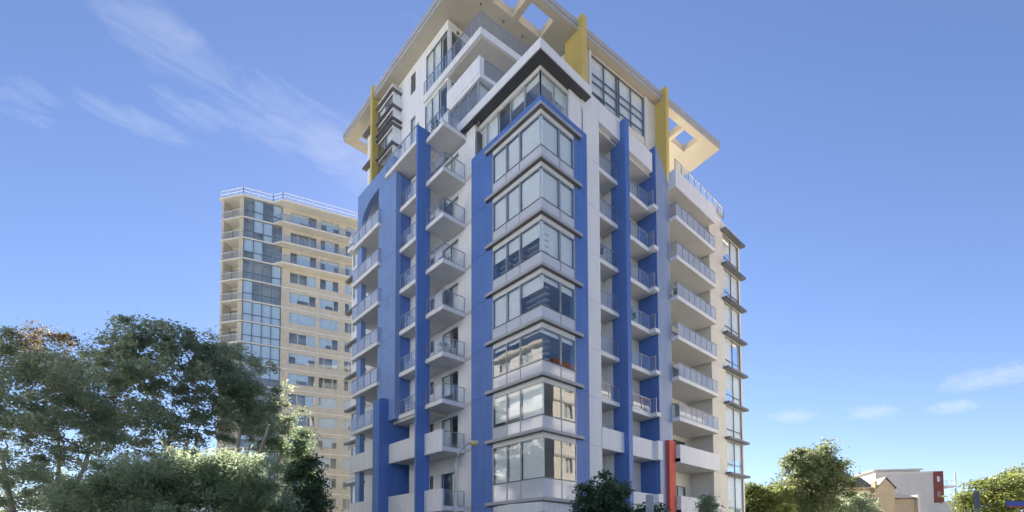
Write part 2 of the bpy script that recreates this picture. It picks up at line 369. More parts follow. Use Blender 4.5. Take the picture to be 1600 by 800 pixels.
# white wall, left facade (d=-.5) with sliding doors, small windows and end windows
holes = []
for k in range(1, 9):
    zf = Z(k)+.25; holes += [(-10.2, -8.24, zf, zf+2.35), (-11.66, -11.15, zf+1.45, zf+2.35), (-17.9, -15.6, zf, zf+2.35), (-24.4, -22.05, Z(k)+1.45, Z(k)+3.15)]
wallgrid(T, LF, -24.6, -6.43, [0]+LZ[:-1]+[28.8], -.5, holes)
rw = random.Random(11)
for k in range(1, 9):
    zf = Z(k)+.25
    window(T, LF, [-10.2, -9.22, -8.24], [zf, zf+2.35], -.62, 'dframe', name='sliding_door', blind=.75, rng=rw)
    window(T, LF, [-11.66, -11.15], [zf+1.45, zf+2.35], -.62, 'dframe', blind=.0, rng=rw)
    window(T, LF, [-17.9, -16.75, -15.6], [zf, zf+2.35], -.62, 'dframe', name='sliding_door', blind=.6, rng=rw)
    window(T, LF, [-24.4, -23.22, -22.05], [Z(k)+1.45, Z(k)+3.15], -.58, 'alu', blind=.8, rng=rw)
    MB().box(LF, -25.1, -21.6, -.5, -.1, Z(k)+3.2, Z(k)+3.38).build('sunshade', 'ledge', T)
# white nib and blue cross wall of the second balcony column
B('wall_panel', 'white', T, LF, -12.84, -11.8, -.49, .4, 0.1, 28.8)
# tall blue blade between the two balcony columns
for k in range(0, 9):
    z0, z1 = (Z(k)+.008, (Z(k-1) if k else 29.9)-.008)
    if k == 8: z0 = .1
    B('blue_blade', 'blue', T, LF, -9.6, -9.42, .95, 1.95, z0, z1)
# big blue frame with the arched opening (d = 1.6)
pier = [Z(6)-.1]+[Z(k) for k in range(5, 0, -1)]+[28.9]
for a, b in zip(pier[:-1], pier[1:]):
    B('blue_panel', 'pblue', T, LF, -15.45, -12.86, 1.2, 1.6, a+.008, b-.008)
arch = [(-15.46, 28.9), (-15.46, 29.05)]
arch = [(-15.46, 30.25), (-19.0, 30.25), (-19.0, 0.1), (-18.25, .1), (-18.25, 27.6)]
for i in range(1, 11):
    t = i/10*math.pi/2; arch.append((-15.46-2.79*math.cos(t), 27.6+1.45*math.sin(t)))
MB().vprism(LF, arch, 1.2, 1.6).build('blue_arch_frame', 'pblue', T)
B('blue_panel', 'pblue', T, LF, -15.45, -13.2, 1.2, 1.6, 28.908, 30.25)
# deep blue side wall inside the second column, and the lower blue fin with curved top
B('blue_side_wall', 'blue', T, LF, -13.1, -12.86, -.4, 1.2, Z(6)-.1, 28.8)
fin = [(1.2, .1), (2.3, .1), (2.3, 12.35)]+[(2.3-.55*(1-math.cos(i/6*math.pi/2))*2, 12.35+.35*math.sin(i/6*math.pi/2)*(1-i/12)) for i in range(1, 7)]+[(1.2, 12.4)]
SF = Fr((-13.75, 0), (0, -1), (1, 0))
MB().vprism(SF, [(d, z) for d, z in fin], -.95, 0).build('blue_fin', 'blue', T)
B('blue_side_wall', 'blue', T, LF, -13.98, -13.74, -.4, 1.2, .1, Z(6)-.12)
B('soffit_panel', 'soffit', T, LF, -15.4, -9.5, -.45, 1.2, Z(6)-.3, Z(6)-.105)

def balcony(fr, u0, u1, d0, d1, zb, th=.28, m='white', name='balcony'):
    o = MB().box(fr, u0, u1, d0, d1, zb+.02, zb+th).build(name, m, T)
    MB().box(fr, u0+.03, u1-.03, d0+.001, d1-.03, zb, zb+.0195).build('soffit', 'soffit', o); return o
def pt(fr, u, d): v = fr.p(u, d, 0); return (v[0], v[1])
def parapet(part, fr, u0, u1, d0, d1, z0, z1): B('parapet', 'white', part, fr, u0, u1, d0, d1, z0, z1)

for k in range(0, 9):
    zb = Z(k)-.12; zt = zb+.28
    # column beside the bay
    a = balcony(LF, -9.415, -7.42, -.49, 1.3, zb)
    if k <= 6:
        railing(a, pt(LF, -9.40, 1.25), pt(LF, -7.47, 1.25), zt, 1.02, 2); railing(a, pt(LF, -7.47, 1.25), pt(LF, -7.47, -.45), zt, 1.02, 2, ends=(False, True))
    else:
        parapet(a, LF, -9.41, -7.43, 1.18, 1.32, zb-.03, zt+1.08); railing(a, pt(LF, -7.47, 1.15), pt(LF, -7.47, -.45), zt, 1.0, 3)
    # second column, between blade and blue pier
    if k == 0:
        b = balcony(LF, -14.15, -9.61, -.45, 1.8, zb); railing(b, pt(LF, -14.1, 1.75), pt(LF, -9.62, 1.75), zt, 1.02, 5); railing(b, pt(LF, -14.1, 1.75), pt(LF, -14.1, -.3), zt, 1.02, 2, ends=(False, True))
    elif k <= 6:
        b = balcony(LF, -12.85, -9.43, -.39, 1.3, zb); railing(b, pt(LF, -12.83, 1.25), pt(LF, -9.62, 1.25), zt, 1.02, 4)
    else:
        b = balcony(LF, -13.73, -9.43, -.39, 1.5, zb); parapet(b, LF, -13.73, -9.62, 1.4, 1.55, zb-.05, zt+1.05)
    # wide balconies that pass through the blue frame
    if 1 <= k <= 6:
        r = -15.0 if k < 6 else -14.71
        c = balcony(LF, -19.4, r, -.49, 1.86, zb-.1)
        railing(c, pt(LF, -19.36, 1.82), pt(LF, r-.04, 1.82), zt-.1, 1.02, 4, 'frost'); railing(c, pt(LF, -19.36, 1.82), pt(LF, -19.36, -.3), zt-.1, 1.02, 2, 'frost', ends=(False, True))
        railing(c, pt(LF, r-.04, 1.82), pt(LF, r-.04, 1.62), zt-.1, 1.02, 1, 'frost', ends=(False, False))
    elif k >= 7:
        c = balcony(LF, -19.4, -14.71, -.49, 1.86, zb-.1); parapet(c, LF, -19.4, -14.71, 1.75, 1.88, zb-.12, zt+.95)
# terrace rail at the far left of the frame's roof
B('soffit_panel', 'soffit', T, LF, -18.9, -13.2, -.5, 1.19, 29.06, 29.2)
tr_ = balcony(LF, -24.5, -19.05, -.8, .0, 28.75, .3, name='terrace'); railing(tr_, pt(LF, -24.45, -.05), pt(LF, -19.05, -.05), 29.05, 1.05, 5); railing(tr_, pt(LF, -24.45, -.05), pt(LF, -24.45, -.75), 29.05, 1.05, 1, ends=(False, True))

# ---- right facade
wallgrid(T, RF, 4.19, 5.9, [0]+LZ[:-1]+[28.98, 30.35], -.6, [], depth=.3)
B('wall_panel', 'white', T, RF, 5.6, 5.9, -2.1, -.9, .1, 28.98)
holes = []
for k in range(1, 9):
    zf = Z(k)+.3; holes += [(6.3, 7.9, zf, zf+2.2), (8.95, 10.9, zf, zf+2.3)]
wallgrid(T, RF, 5.9, 12.4, [0]+LZ[:-1]+[28.98], -2.1, holes, m='cream', depth=.2)
for k in range(1, 9):
    zf = Z(k)+.3
    window(T, RF, [6.3, 7.1, 7.9], [zf, zf+2.2], -2.2, 'dframe', name='sliding_door', blind=.8, rng=rw)
    window(T, RF, [8.95, 9.9, 10.9], [zf, zf+2.3], -2.2, 'dframe', name='sliding_door', blind=.6, rng=rw)
# parapet over the recessed balconies
B('parapet', 'white', T, RF, 5.91, 8.19, -.9, -.6, 28.98, 30.35); B('parapet', 'white', T, RF, 8.64, 12.2, -.95, -.65, 28.98, 30.35)
B('soffit_panel', 'soffit', T, RF, 5.9, 12.4, -2.1, -.96, 28.84, 28.979)
# blade E and pier G
for k in range(0, 9):
    z0, z1 = (Z(k)+.008, (Z(k-1) if k else 30.35)-.008)
    if k == 8: z0 = .1
    B('blue_blade', 'blue', T, RF, 8.2, 8.63, -1.38, -.2, z0, z1)
    if k: B('partition', 'white', T, RF, 8.25, 8.58, -2.1, -1.385, z0, z1)
    if k: MB().vprism(RF, [(12.4, z0), (14.12, z0), (14.12, z1), (12.4, z1)], -2.1, -.52).build('blue_pier', 'blue', T); 
    if k: B('pier_sheen_face', 'gblue', T, RF, 12.41, 14.12, -.52, -.5, z0, z1)  # thin front layer whose paler blue imitates sheen
MB().vprism(RF, [(12.4, Z(0)), (14.12, Z(0)), (12.55, 30.95), (12.4, 30.95)], -1.4, -.52).build('blue_pier', 'blue', T); MB().vprism(RF, [(12.41, Z(0)), (14.11, Z(0)), (12.56, 30.94), (12.41, 30.94)], -.519, -.5).build('pier_sheen_face', 'gblue', T)
for k in range(1, 9):
    zb = Z(k); zt = zb+.26
    d = balcony(RF, 5.905, 8.195, -2.09, -.86, zb)
    if k <= 6: railing(d, pt(RF, 5.91, -.9), pt(RF, 8.18, -.9), zt, 1.02, 2)
    else: parapet(d, RF, 5.88, 8.19, -.75, -.56, zb-.06, zt+1.0)
    f = balcony(RF, 8.64, 12.39, -2.09, -.86, zb)
    MB().box(RF, 11.85, 12.39, -.859, -.36, zb+.02, zb+.28).build('slab_step', 'white', f)
    if k <= 6:
        railing(f, pt(RF, 8.66, -.9), pt(RF, 11.87, -.9), zt, 1.02, 3); railing(f, pt(RF, 11.89, -.88), pt(RF, 11.89, -.4), zt, 1.02, 1, ends=(False, True)); 
    else:
        parapet(f, RF, 8.64, 11.84, -.8, -.62, zb-.06, zt+1.0); parapet(f, RF, 11.842, 12.39, -.8, -.3, zb-.06, zt+1.0)
# red marker fin
B('red_fin', 'red', T, RF, 13.2, 14.04, -.495, -.24, .1, 9.55)
# wide balconies at the far end
holes = []
for k in range(1, 9):
    zf = Z(k)+.3; holes += [(15.2, 19.6, zf, zf+2.3)]
wallgrid(T, RF, 14.12, 20.5, [0]+LZ[:-1]+[28.9], -2.5, holes, m='cream', depth=.2)
for k in range(1, 9):
    zf = Z(k)+.3; window(T, RF, [15.2, 16.3, 17.4, 18.5, 19.6], [zf, zf+2.3], -2.6, 'dframe', name='sliding_door', blind=.45, rng=rw)
B('wall_panel', 'cream', T, RF, 14.125, 14.6, -2.49, -.75, .1, 28.7)
for k in range(0, 9):
    zb = Z(k); zt = zb+.26
    if k == 0:
        h = balcony(RF, 14.14, 20.35, -2.49, .0, zb-.55); parapet(h, RF, 14.14, 20.5, .001, .1, zb-.56, 29.85); parapet(h, RF, 14.14, 14.26, -.49, 0.0, zb-.25, 29.85)
        railing(h, pt(RF, 14.3, -.05), pt(RF, 22.3, -.05), 29.75, 1.0, 8)
        continue
    h = balcony(RF, 14.14, 20.35, -2.49, .07, zb)
    if k <= 6:
        railing(h, pt(RF, 14.18, .03), pt(RF, 20.31, .03), zt, 1.02, 7, 'frost'); railing(h, pt(RF, 14.18, .03), pt(RF, 14.18, -.48), zt, 1.02, 1, 'rglass', ends=(False, True))
    else:
        parapet(h, RF, 14.14, 20.35, -.02, .09, zb-.06, zt+1.0); parapet(h, RF, 14.14, 14.3, -.49, -.021, zb-.06, zt+1.0)
# end wall and its stack of ledged windows
for k in range(1, 9):
    holes = [(22.9, 25.95, Z(k)+.22, Z(k)+3.0)]
hl = [(22.9, 25.95, Z(k)+.22, Z(k-1)-.05) for k in range(1, 9)]
wallgrid(T, RF, 20.4, 26.25, [0]+LZ[:-1]+[28.98, 30.0], -.45, hl, depth=.3, m='cream')
B('wall_panel', 'cream', T, RF, 20.4, 20.7, -2.5, -.755, .1, 28.9)
for k in range(0, 8):
    zt = Z(k); zb = Z(k+1)+.22
    MB().box(RF, 22.5, 26.45, -.44, .0, zt, zt+.18).build('ledge', 'ledge', T)
    if k >= 0: window(T, RF, [22.9, 24.4, 25.95], [zb, zb+.75, zt-.05], -.5, 'dframe', blind=.9, rng=rw)
B('parapet', 'white', T, RF, 20.51, 22.4, -.4, -.1, 30.0, 30.45)

# ---- top storey of the bay and its dark canopy
us = [-6.42, -5.56, -4.47, -3.31, -2.08, -.8]
window(T, LF, us, [26.3, 29.1], -.8, 'alu', blind=0, bdrop=(1, 1, 0, .25, .15), fw=.06)
window(T, RF, [.8, 1.95, 3.1], [26.3, 29.1], -.8, 'alu', bdrop=(.2, .3), fw=.06)
B('wall_panel', 'white', T, LF, -7.42, -6.45, -1.0, -.752, 26.3, 29.38); B('wall_panel', 'white', T, LF, -7.42, -6.43, -.75, -.5, 28.805, 29.38); B('wall_panel', 'white', T, RF, 3.13, 4.35, -1.0, -.64, 26.3, 29.38)
MB().prism([(-6.44, .78), (-.78, .78), (-.78, 3.13), (-1.1, 3.13), (-1.1, 1.1), (-6.44, 1.1)], 29.11, 29.39).build('window_head', 'wframe', T)
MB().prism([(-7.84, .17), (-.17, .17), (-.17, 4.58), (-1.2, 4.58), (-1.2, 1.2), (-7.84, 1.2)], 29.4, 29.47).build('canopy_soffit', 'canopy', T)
MB().prism([(-7.86, .13), (-.13, .13), (-.13, 4.62), (-1.25, 4.62), (-1.25, 1.25), (-7.86, 1.25)], 29.47, 30.06).build('canopy_fascia', 'white', T)

# ---- penthouse storeys
zs = [29.06, 32.06, 35.06, 39.08]
holes = [(-14.5, -13.77, 36.95, 38.5), (-14.5, -13.77, 32.4, 35.0), (-12.3, -9.55, 35.3, 38.4), (-12.42, -9.55, 32.4, 34.7), (-13.9, -10.0, 29.3, 31.6)]
wallgrid(T, LF, -15.95, -9.47, zs, -.5, holes)
window(T, LF, [-14.5, -13.77], [36.95, 38.5], -.6, 'dframe', blind=0); window(T, LF, [-14.5, -13.77], [32.4, 35.0], -.6, 'dframe', blind=1)
window(T, LF, [-12.3, -11.34, -10.37, -9.5], [35.3, 38.4], -.55, 'dframe', bdrop=(1, 1, 0)); window(T, LF, [-12.42, -11.55, -10.61, -9.5], [32.4, 34.75], -.55, 'dframe', bdrop=(1, 1, 0))
window(T, LF, [-13.9, -12.6, -11.3, -10.0], [29.3, 31.6], -.55, 'dframe', blind=.6)
# return wall beside the corner terraces
QF = Fr((-9.47, 0), (0, 1), (1, 0))
wallgrid(T, QF, .76, 8.3, zs, 0, [(.8, 2.0, 35.3, 38.4), (.8, 2.0, 32.4, 34.7)], depth=.2)
window(T, QF, [.8, 2.0], [35.3, 38.4], -.08, 'dframe', bdrop=(0,)); window(T, QF, [.8, 2.0], [32.4, 34.7], -.08, 'dframe', bdrop=(0,))
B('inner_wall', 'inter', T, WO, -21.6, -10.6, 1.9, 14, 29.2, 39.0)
for z in (32.0, 35.0): B('floor_slab', 'soffit', T, WO, -21.6, -9.7, .77, 1.9, z, z+.2)
# upper corner terrace slab
p_ = MB().prism([(-12.4, .3), (-5.64, .33), (-5.2, 4.6), (-5.0, 7.8), (-9.46, 7.8), (-9.46, .49), (-12.4, .49)], 34.82, 35.3).build('terrace', 'white', T)
MB().prism([(-9.4, .5), (-5.8, .5), (-5.3, 4.6), (-5.2, 7.7), (-9.4, 7.7)], 34.79, 34.819).build('soffit', 'soffit', p_)
railing(p_, (-12.35, .34), (-9.5, .34), 35.3, 1.0, 3); railing(p_, (-9.5, .34), (-5.7, .37), 35.3, 1.05, 4, 'rglass', ends=(False, True)); railing(p_, (-5.7, .37), (-5.12, 6.6), 35.3, 1.05, 5, 'rglass', ends=(False, True))
# middle terrace with solid front panel
q_ = MB().prism([(-9.46, .42), (-5.8, .42), (-5.3, 5.4), (-9.46, 5.4)], 32.12, 32.42).build('terrace', 'white', T)
MB().box(WO, -9.46, -5.8, .38, .52, 32.4, 33.55).build('parapet', 'white', q_); MB().box(WO, -6.0, -5.8, .521, .75, 32.421, 33.55).build('parapet', 'white', q_)
railing(q_, (-5.84, .8), (-5.36, 5.2), 32.42, 1.08, 4, 'rglass')
# glazed room on the terrace level under it
window(T, LF, [-9.3, -8.28, -7.19, -6.1], [29.3, 32.1], -.55, 'alu', bdrop=(0, 0, 0), fw=.07)
window(T, Fr((-6.1, 0), (0, 1), (1, 0)), [.55, 1.6, 2.7, 3.8, 5.0], [29.3, 32.1], 0, 'alu', blind=.3, fw=.07, rng=rw)
B('inner_wall', 'inter', T, WO, -9.4, -7.4, 2.4, 8.2, 29.2, 32.0)
# sunshaded bay beside the left yellow fin
bx = [(29.2, 33.5), (33.9, 35.05), (35.45, 36.5), (36.9, 37.8)]
for z0, z1 in bx:
    window(T, LF, [-18.4, -17.2, -16.0], [z0, z1], .15, 'dframe', blind=.3, rng=rw)
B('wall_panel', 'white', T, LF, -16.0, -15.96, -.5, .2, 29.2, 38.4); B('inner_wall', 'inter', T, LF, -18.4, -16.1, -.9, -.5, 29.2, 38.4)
for z0, z1 in ((33.51, 33.89), (35.06, 35.44), (36.51, 36.89), (37.81, 38.45)):
    B('wall_panel', 'white', T, LF, -18.4, -16.01, -.45, .19, z0, z1)
for z in (33.62, 35.2, 35.62, 36.68, 37.98):
    MB().box(LF, -18.45, -15.72, .2, .42, z-.045, z+.045).box(LF, -15.955, -15.72, -.49, .199, z-.045, z+.045).build('sunshade', 'ledge', T)
B('soffit_panel', 'soffit', T, LF, -18.4, -15.96, -.49, .2, 38.46, 38.6)
B('wall_panel', 'white', T, LF, -18.4, -15.96, -.6, -.495, 38.45, 39.08)
# left end of the penthouse
wallgrid(T, LF, -21.7, -18.98, zs, -.5, [(-21.2, -19.2, 30.0, 31.9), (-21.2, -19.2, 33.0, 34.8), (-21.2, -19.2, 36, 38)])
for z in (30.0, 33.0, 36.0): window(T, LF, [-21.2, -20.2, -19.2], [z, z+(1.9 if z < 31 else 1.8 if z < 34 else 2)], -.6, 'dframe', blind=.5, rng=rw); B('sunshade', 'ledge', T, LF, -21.9, -18.98, -.5, -.1, z+2.15, z+2.3)
for z0, z1 in ((29.2, 33.0), (33.016, 36.6), (36.616, 40.1)): B('yellow_fin', 'yellow', T, LF, -18.95, -18.65, -.5, .62, z0, z1)
# right side of the penthouse: skewed wall with the tall window, yellow fins
KF = Fr((-4.18, 9.78), (-3.57+4.18, 15.95-9.78), (15.95-9.78, 4.18-3.57)); KF.N = Vector((KF.U.y, -KF.U.x, 0))
wallgrid(T, KF, -1.5, 7.7, [29.06, 32.06, 35.0, 39.08], -.02, [(-.02, 6.16, 35.55, 38.95)], m='cream')
window(T, KF, [0, 1.4, 2.86, 3.12, 4.52, 6.12], [35.57, 36.05, 36.9, 37.5, 38.9], -.06, 'dframe', blind=.9, fw=.09, rng=random.Random(2), bdrop=(.8, 1, 0, 1, 1))
for u in (-.3, 6.2): B('window_surround', 'wframe', T, KF, u, u+.25, -.019, .08, 34.9, 39.05)
MB().prism([(-4.75, 8.35), (-3.95, 17.3), (-12, 17.3), (-12, 8.35)], 29.2, 39.0).build('inner_wall', 'white', T)
for z0, z1 in ((29.2, 33.0), (33.016, 36.6), (36.616, 40.05)):
    B('yellow_fin', 'yellow', T, RF, 7.85, 8.31, -5.1, -3.42, z0, z1); B('yellow_fin', 'yellow', T, RF, 17.31, 17.73, -4.11, -2.42, z0, z1)
B('terrace_wall', 'white', T, RF, 17.74, 25.5, -6.5, -6.2, 29.2, 30.4)

# ---- overhanging roof with square openings
def slab_with_holes(name, outer, holes, z0, z1, m, parent):
    bm = bmesh.new()
    for loop in [outer]+holes:
        vs_ = [bm.verts.new((x, y, z0)) for x, y in loop]
        for i in range(len(vs_)): bm.edges.new((vs_[i], vs_[(i+1) % len(vs_)]))
    bmesh.ops.triangle_fill(bm, use_beauty=True, use_dissolve=False, edges=bm.edges[:])
    r = bmesh.ops.extrude_face_region(bm, geom=bm.faces[:])
    for g in r['geom']:
        if isinstance(g, bmesh.types.BMVert): g.co.z = z1
    bmesh.ops.recalc_face_normals(bm, faces=bm.faces)
    me = bpy.data.meshes.new(name); bm.to_mesh(me); bm.free(); off = parent.location if parent.parent is None else parent.parent.location
    me.transform(Matrix.Translation(-off)); me.materials.append(M[m]); o = bpy.data.objects.new(name, me); COL.objects.link(o); o.parent = parent; return o
O = [(-24.6, -.4), (-4.8, -.46), (-1.94, 25.93), (-4.9, 26.48), (-11, 26.6), (-11, 13.5), (-24.6, 13.5)]
HS = [[(-4.8, 4.13), (-4.59, 6.09), (-6.09, 6.27), (-6.29, 4.21)], [(-3.02, 21.48), (-2.81, 23.53), (-4.3, 23.71), (-4.47, 21.69)],
      [(-5.0, 1.9), (-4.83, 3.72), (-6.37, 3.8), (-6.57, 1.92)], [(-3.24, 19.3), (-3.05, 21.1), (-4.5, 21.3), (-4.67, 19.4)], [(-24.15, .45), (-23.1, .5), (-23.1, 2.2), (-24.1, 2.2)]]
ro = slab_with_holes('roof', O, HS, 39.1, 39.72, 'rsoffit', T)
fas = MB()
for i in range(len(O)):
    a, b = Vector(O[i]), Vector(O[(i+1) % len(O)]); t = (b-a).normalized(); n_ = Vector((t.y, -t.x))
    fas.prism([tuple(a), tuple(b), tuple(b+n_*.05), tuple(a+n_*.05)], 39.12, 39.4); fas.prism([tuple(a), tuple(b), tuple(b+n_*.11), tuple(a+n_*.11)], 39.41, 39.76)
fas.build('roof_fascia', 'fascia', ro)
for x, y in ((-7.2, 1.6), (-7.0, 3.5), (-6.85, 5.2)): MB().tube([(x, y, 39.05), (x, y, 39.1)], [.07, .07], 10).build('downlight', 'dframe', ro)
MB().tube([(-9.38, 1.3, 38.55), (-9.42, 1.3, 38.55)], [.12, .12], 10).build('wall_vent', 'wood', T)

# ------------------------------------------------------------------ the beige tower behind
def plan(px, py=400):
    "horizontal view direction through a pixel column"
    px = 748.5+(px-748.5)*18120/(17259+py)      # follow the slightly converging verticals down to eye level
    v = FW+RT*((px-800)/F_PX); return Vector((v.x, v.y))
DEP = 68.0
V0 = at(371, 800, DEP); vd = plan(2450, 861); TU = vd.normalized()
TN = Vector((TU.y, -TU.x));  TN = TN if (Vector((CAM.x-V0.x, CAM.y-V0.y))).dot(TN) > 0 else -TN
TF = Fr((V0.x, V0.y), TU, TN)
def u_at(px, fr):
    r = plan(px); o = Vector((CAM.x, CAM.y)); q = Vector((fr.o.x, fr.o.y)); n = Vector((fr.N.x, fr.N.y))
    t = (q-o).dot(n)/r.dot(n); return (o+r*t-q).dot(Vector((fr.U.x, fr.U.y)))
ld = -plan(-2400, 861).normalized(); ld = -ld
LU = ld if ld.dot(RT.xy) < 0 else -ld
LN = Vector((LU.y, -LU.x)); LN = LN if (Vector((CAM.x-V0.x, CAM.y-V0.y))).dot(LN) > 0 else -LN
TL = Fr((V0.x, V0.y), LU, LN)                  # u runs left from the vertex
ul = u_at(346, TL); u440, u548 = u_at(441, TF), u_at(575, TF)
_r = at(381, 304, 1)-CAM; zr = CAM.z+_r.z*((V0-CAM).xy.length/_r.xy.length); HST = 2.95
BT = thing('beige_tower', (V0.x+TU.x*8-TN.x*8, V0.y+TU.y*8-TN.y*8, 0), 'tall beige brick apartment tower with glazed blue corner balconies behind the trees', 'building')
core = [TF.p(0.02, -1.0, 0), TF.p(u548-.1, -1.0, 0), TF.p(u548-.1, -16, 0), TL.p(ul, -14, 0), TL.p(ul, -1.6, 0), TL.p(0.4, -1.6, 0)]
MB().prism([(a[0], a[1]) for a in core], 0, zr-.35).build('inner_wall', 'beige', BT)
top = [TF.p(-.1, .3, 0), TF.p(u440-1.2, .3, 0), TF.p(u440, 1.5, 0), TF.p(u548, 1.5, 0), TF.p(u548, -16, 0), TL.p(ul+.2, -14, 0), TL.p(ul+.2, .3, 0)]
rf = MB().prism([(a[0], a[1]) for a in top], zr-.3, zr).build('roof_slab', 'tslab', BT)
for a, b, n in (((TL.p(ul, .2, 0)), TF.p(-.05, .2, 0), 3), (TF.p(-.05, .2, 0), TF.p(u440-1.2, .2, 0), 4), (TF.p(u440-1.2, .2, 0), TF.p(u440, 1.4, 0), 1), (TF.p(u440, 1.4, 0), TF.p(u548, 1.4, 0), 6)):
    A_, B_ = Vector((a[0], a[1], 0)), Vector((b[0], b[1], 0)); mb = MB()
    for h in (.45, .95): mb.bar(A_+Vector((0, 0, zr+h)), B_+Vector((0, 0, zr+h)), .06, .06)
    for i in range(n+1): q = A_.lerp(B_, i/n); mb.bar(q+Vector((0, 0, zr)), q+Vector((0, 0, zr+1.0)), .07, .07)
    mb.build('roof_rail', 'wframe', rf)
NST = 16; rt = random.Random(21)
cols = [(u_at(454, TF), u_at(495, TF), 3), (u_at(501, TF), u_at(530, TF), 3), (u_at(540, TF), u_at(566, TF), 3)]
holes = []; zlev = [zr-.3-HST*i for i in range(NST+1)]
for i in range(NST):
    zt = zlev[i]
    for a, b, n in cols: holes.append((a, b, zt-(2.3 if i < 3 else 2.0), zt-.45))
wallgrid(BT, TF, u440, u548, [0]+zlev[::-1][1:], 0, holes, .3, 'beige')
for i in range(NST):
    zt = zlev[i]
    for a, b, n in cols:
        us = [a, a+(b-a)*.27, a+(b-a)*.73, b] if i % 3 else [a, a+(b-a)*.33, a+(b-a)*.66, b]
        window(BT, TF, us, [zt-(2.3 if i < 3 else 2.0), zt-.45], -.12, 'wframe', gm='tglass', blind=.5, rng=rt, fw=.07, bdrop=rt.choice(((0, 1, 0), (1, 1, 1), (1, .6, 0), (0, 0, 0), (0, 1, 0), (0, 0, 1), (.3, .9, .4), (0, 0, 0))))
    # slab edge and enclosed corner balcony
    B('slab_edge', 'tslab', BT, TF, u440-.02, u548, .001, .06, zt-HST+.0, zt-HST+.16)
    n = 4; us = [.08+(u440-.16)*j/n for j in range(n+1)]
    B('balcony_slab', 'tslab', BT, TF, .0, u440-.03, -1.0, .12, zt-HST, zt-HST+.16)
    if i > 0 or True:
        window(BT, TF, us, [zt-HST+.17, zt-HST+1.15, zt-.02], .0, 'dframe', gm='tglass', rng=rt, fw=.09, bdrop=tuple(rt.choice((0, 0, 0, 1, .6)) if i < 5 or i > 7 else 1 for _ in range(n)))
    # open balconies on the left flank
    s_ = MB().box(TL, .0, ul+.1, -1.6, .15, zt-HST, zt-HST+.18).build('balcony', 'tslab', BT)
    mb = MB(); mb.bar(TL.p(.1, .1, zt-HST+1.15), TL.p(ul, .1, zt-HST+1.15), .06, .06)
    for j in range(15): q = TL.p(.15+(ul-.3)*j/14, .1, 0); mb.bar((q[0], q[1], zt-HST+.18), (q[0], q[1], zt-HST+1.15), .045, .045)
    mb.build('railing', 'wframe', s_)
    B('wall_panel', 'beige', BT, TL, .25, 1.0, -1.59, -.3, zt-HST+.18, zt); B('wall_panel', 'beige', BT, TL, ul-.35, ul, -1.59, .0, zt-HST+.18, zt)
    window(BT, TL, [1.15, ul*.5, ul-.45], [zt-HST+.2, zt-.5], -1.52, 'dframe', gm='tglass', rng=rt, blind=.2, fw=.08)
    # protruding balconies of the top floors
    if i < 3:
        P = [TF.p(u440-1.25, .061, 0), TF.p(u440, 1.3, 0), TF.p(u548, 1.3, 0), TF.p(u548, .061, 0)]
        bo = MB().prism([(a[0], a[1]) for a in P], zt-HST-.02, zt-HST+.18).build('balcony', 'tslab', BT)
        railing(bo, P[0][:2], P[1][:2], zt-HST+.18, 1.0, 2); railing(bo, TF.p(u440, 1.25, 0)[:2], TF.p(u548, 1.25, 0)[:2], zt-HST+.18, 1.0, 8, 'rglass', ends=(False, True))

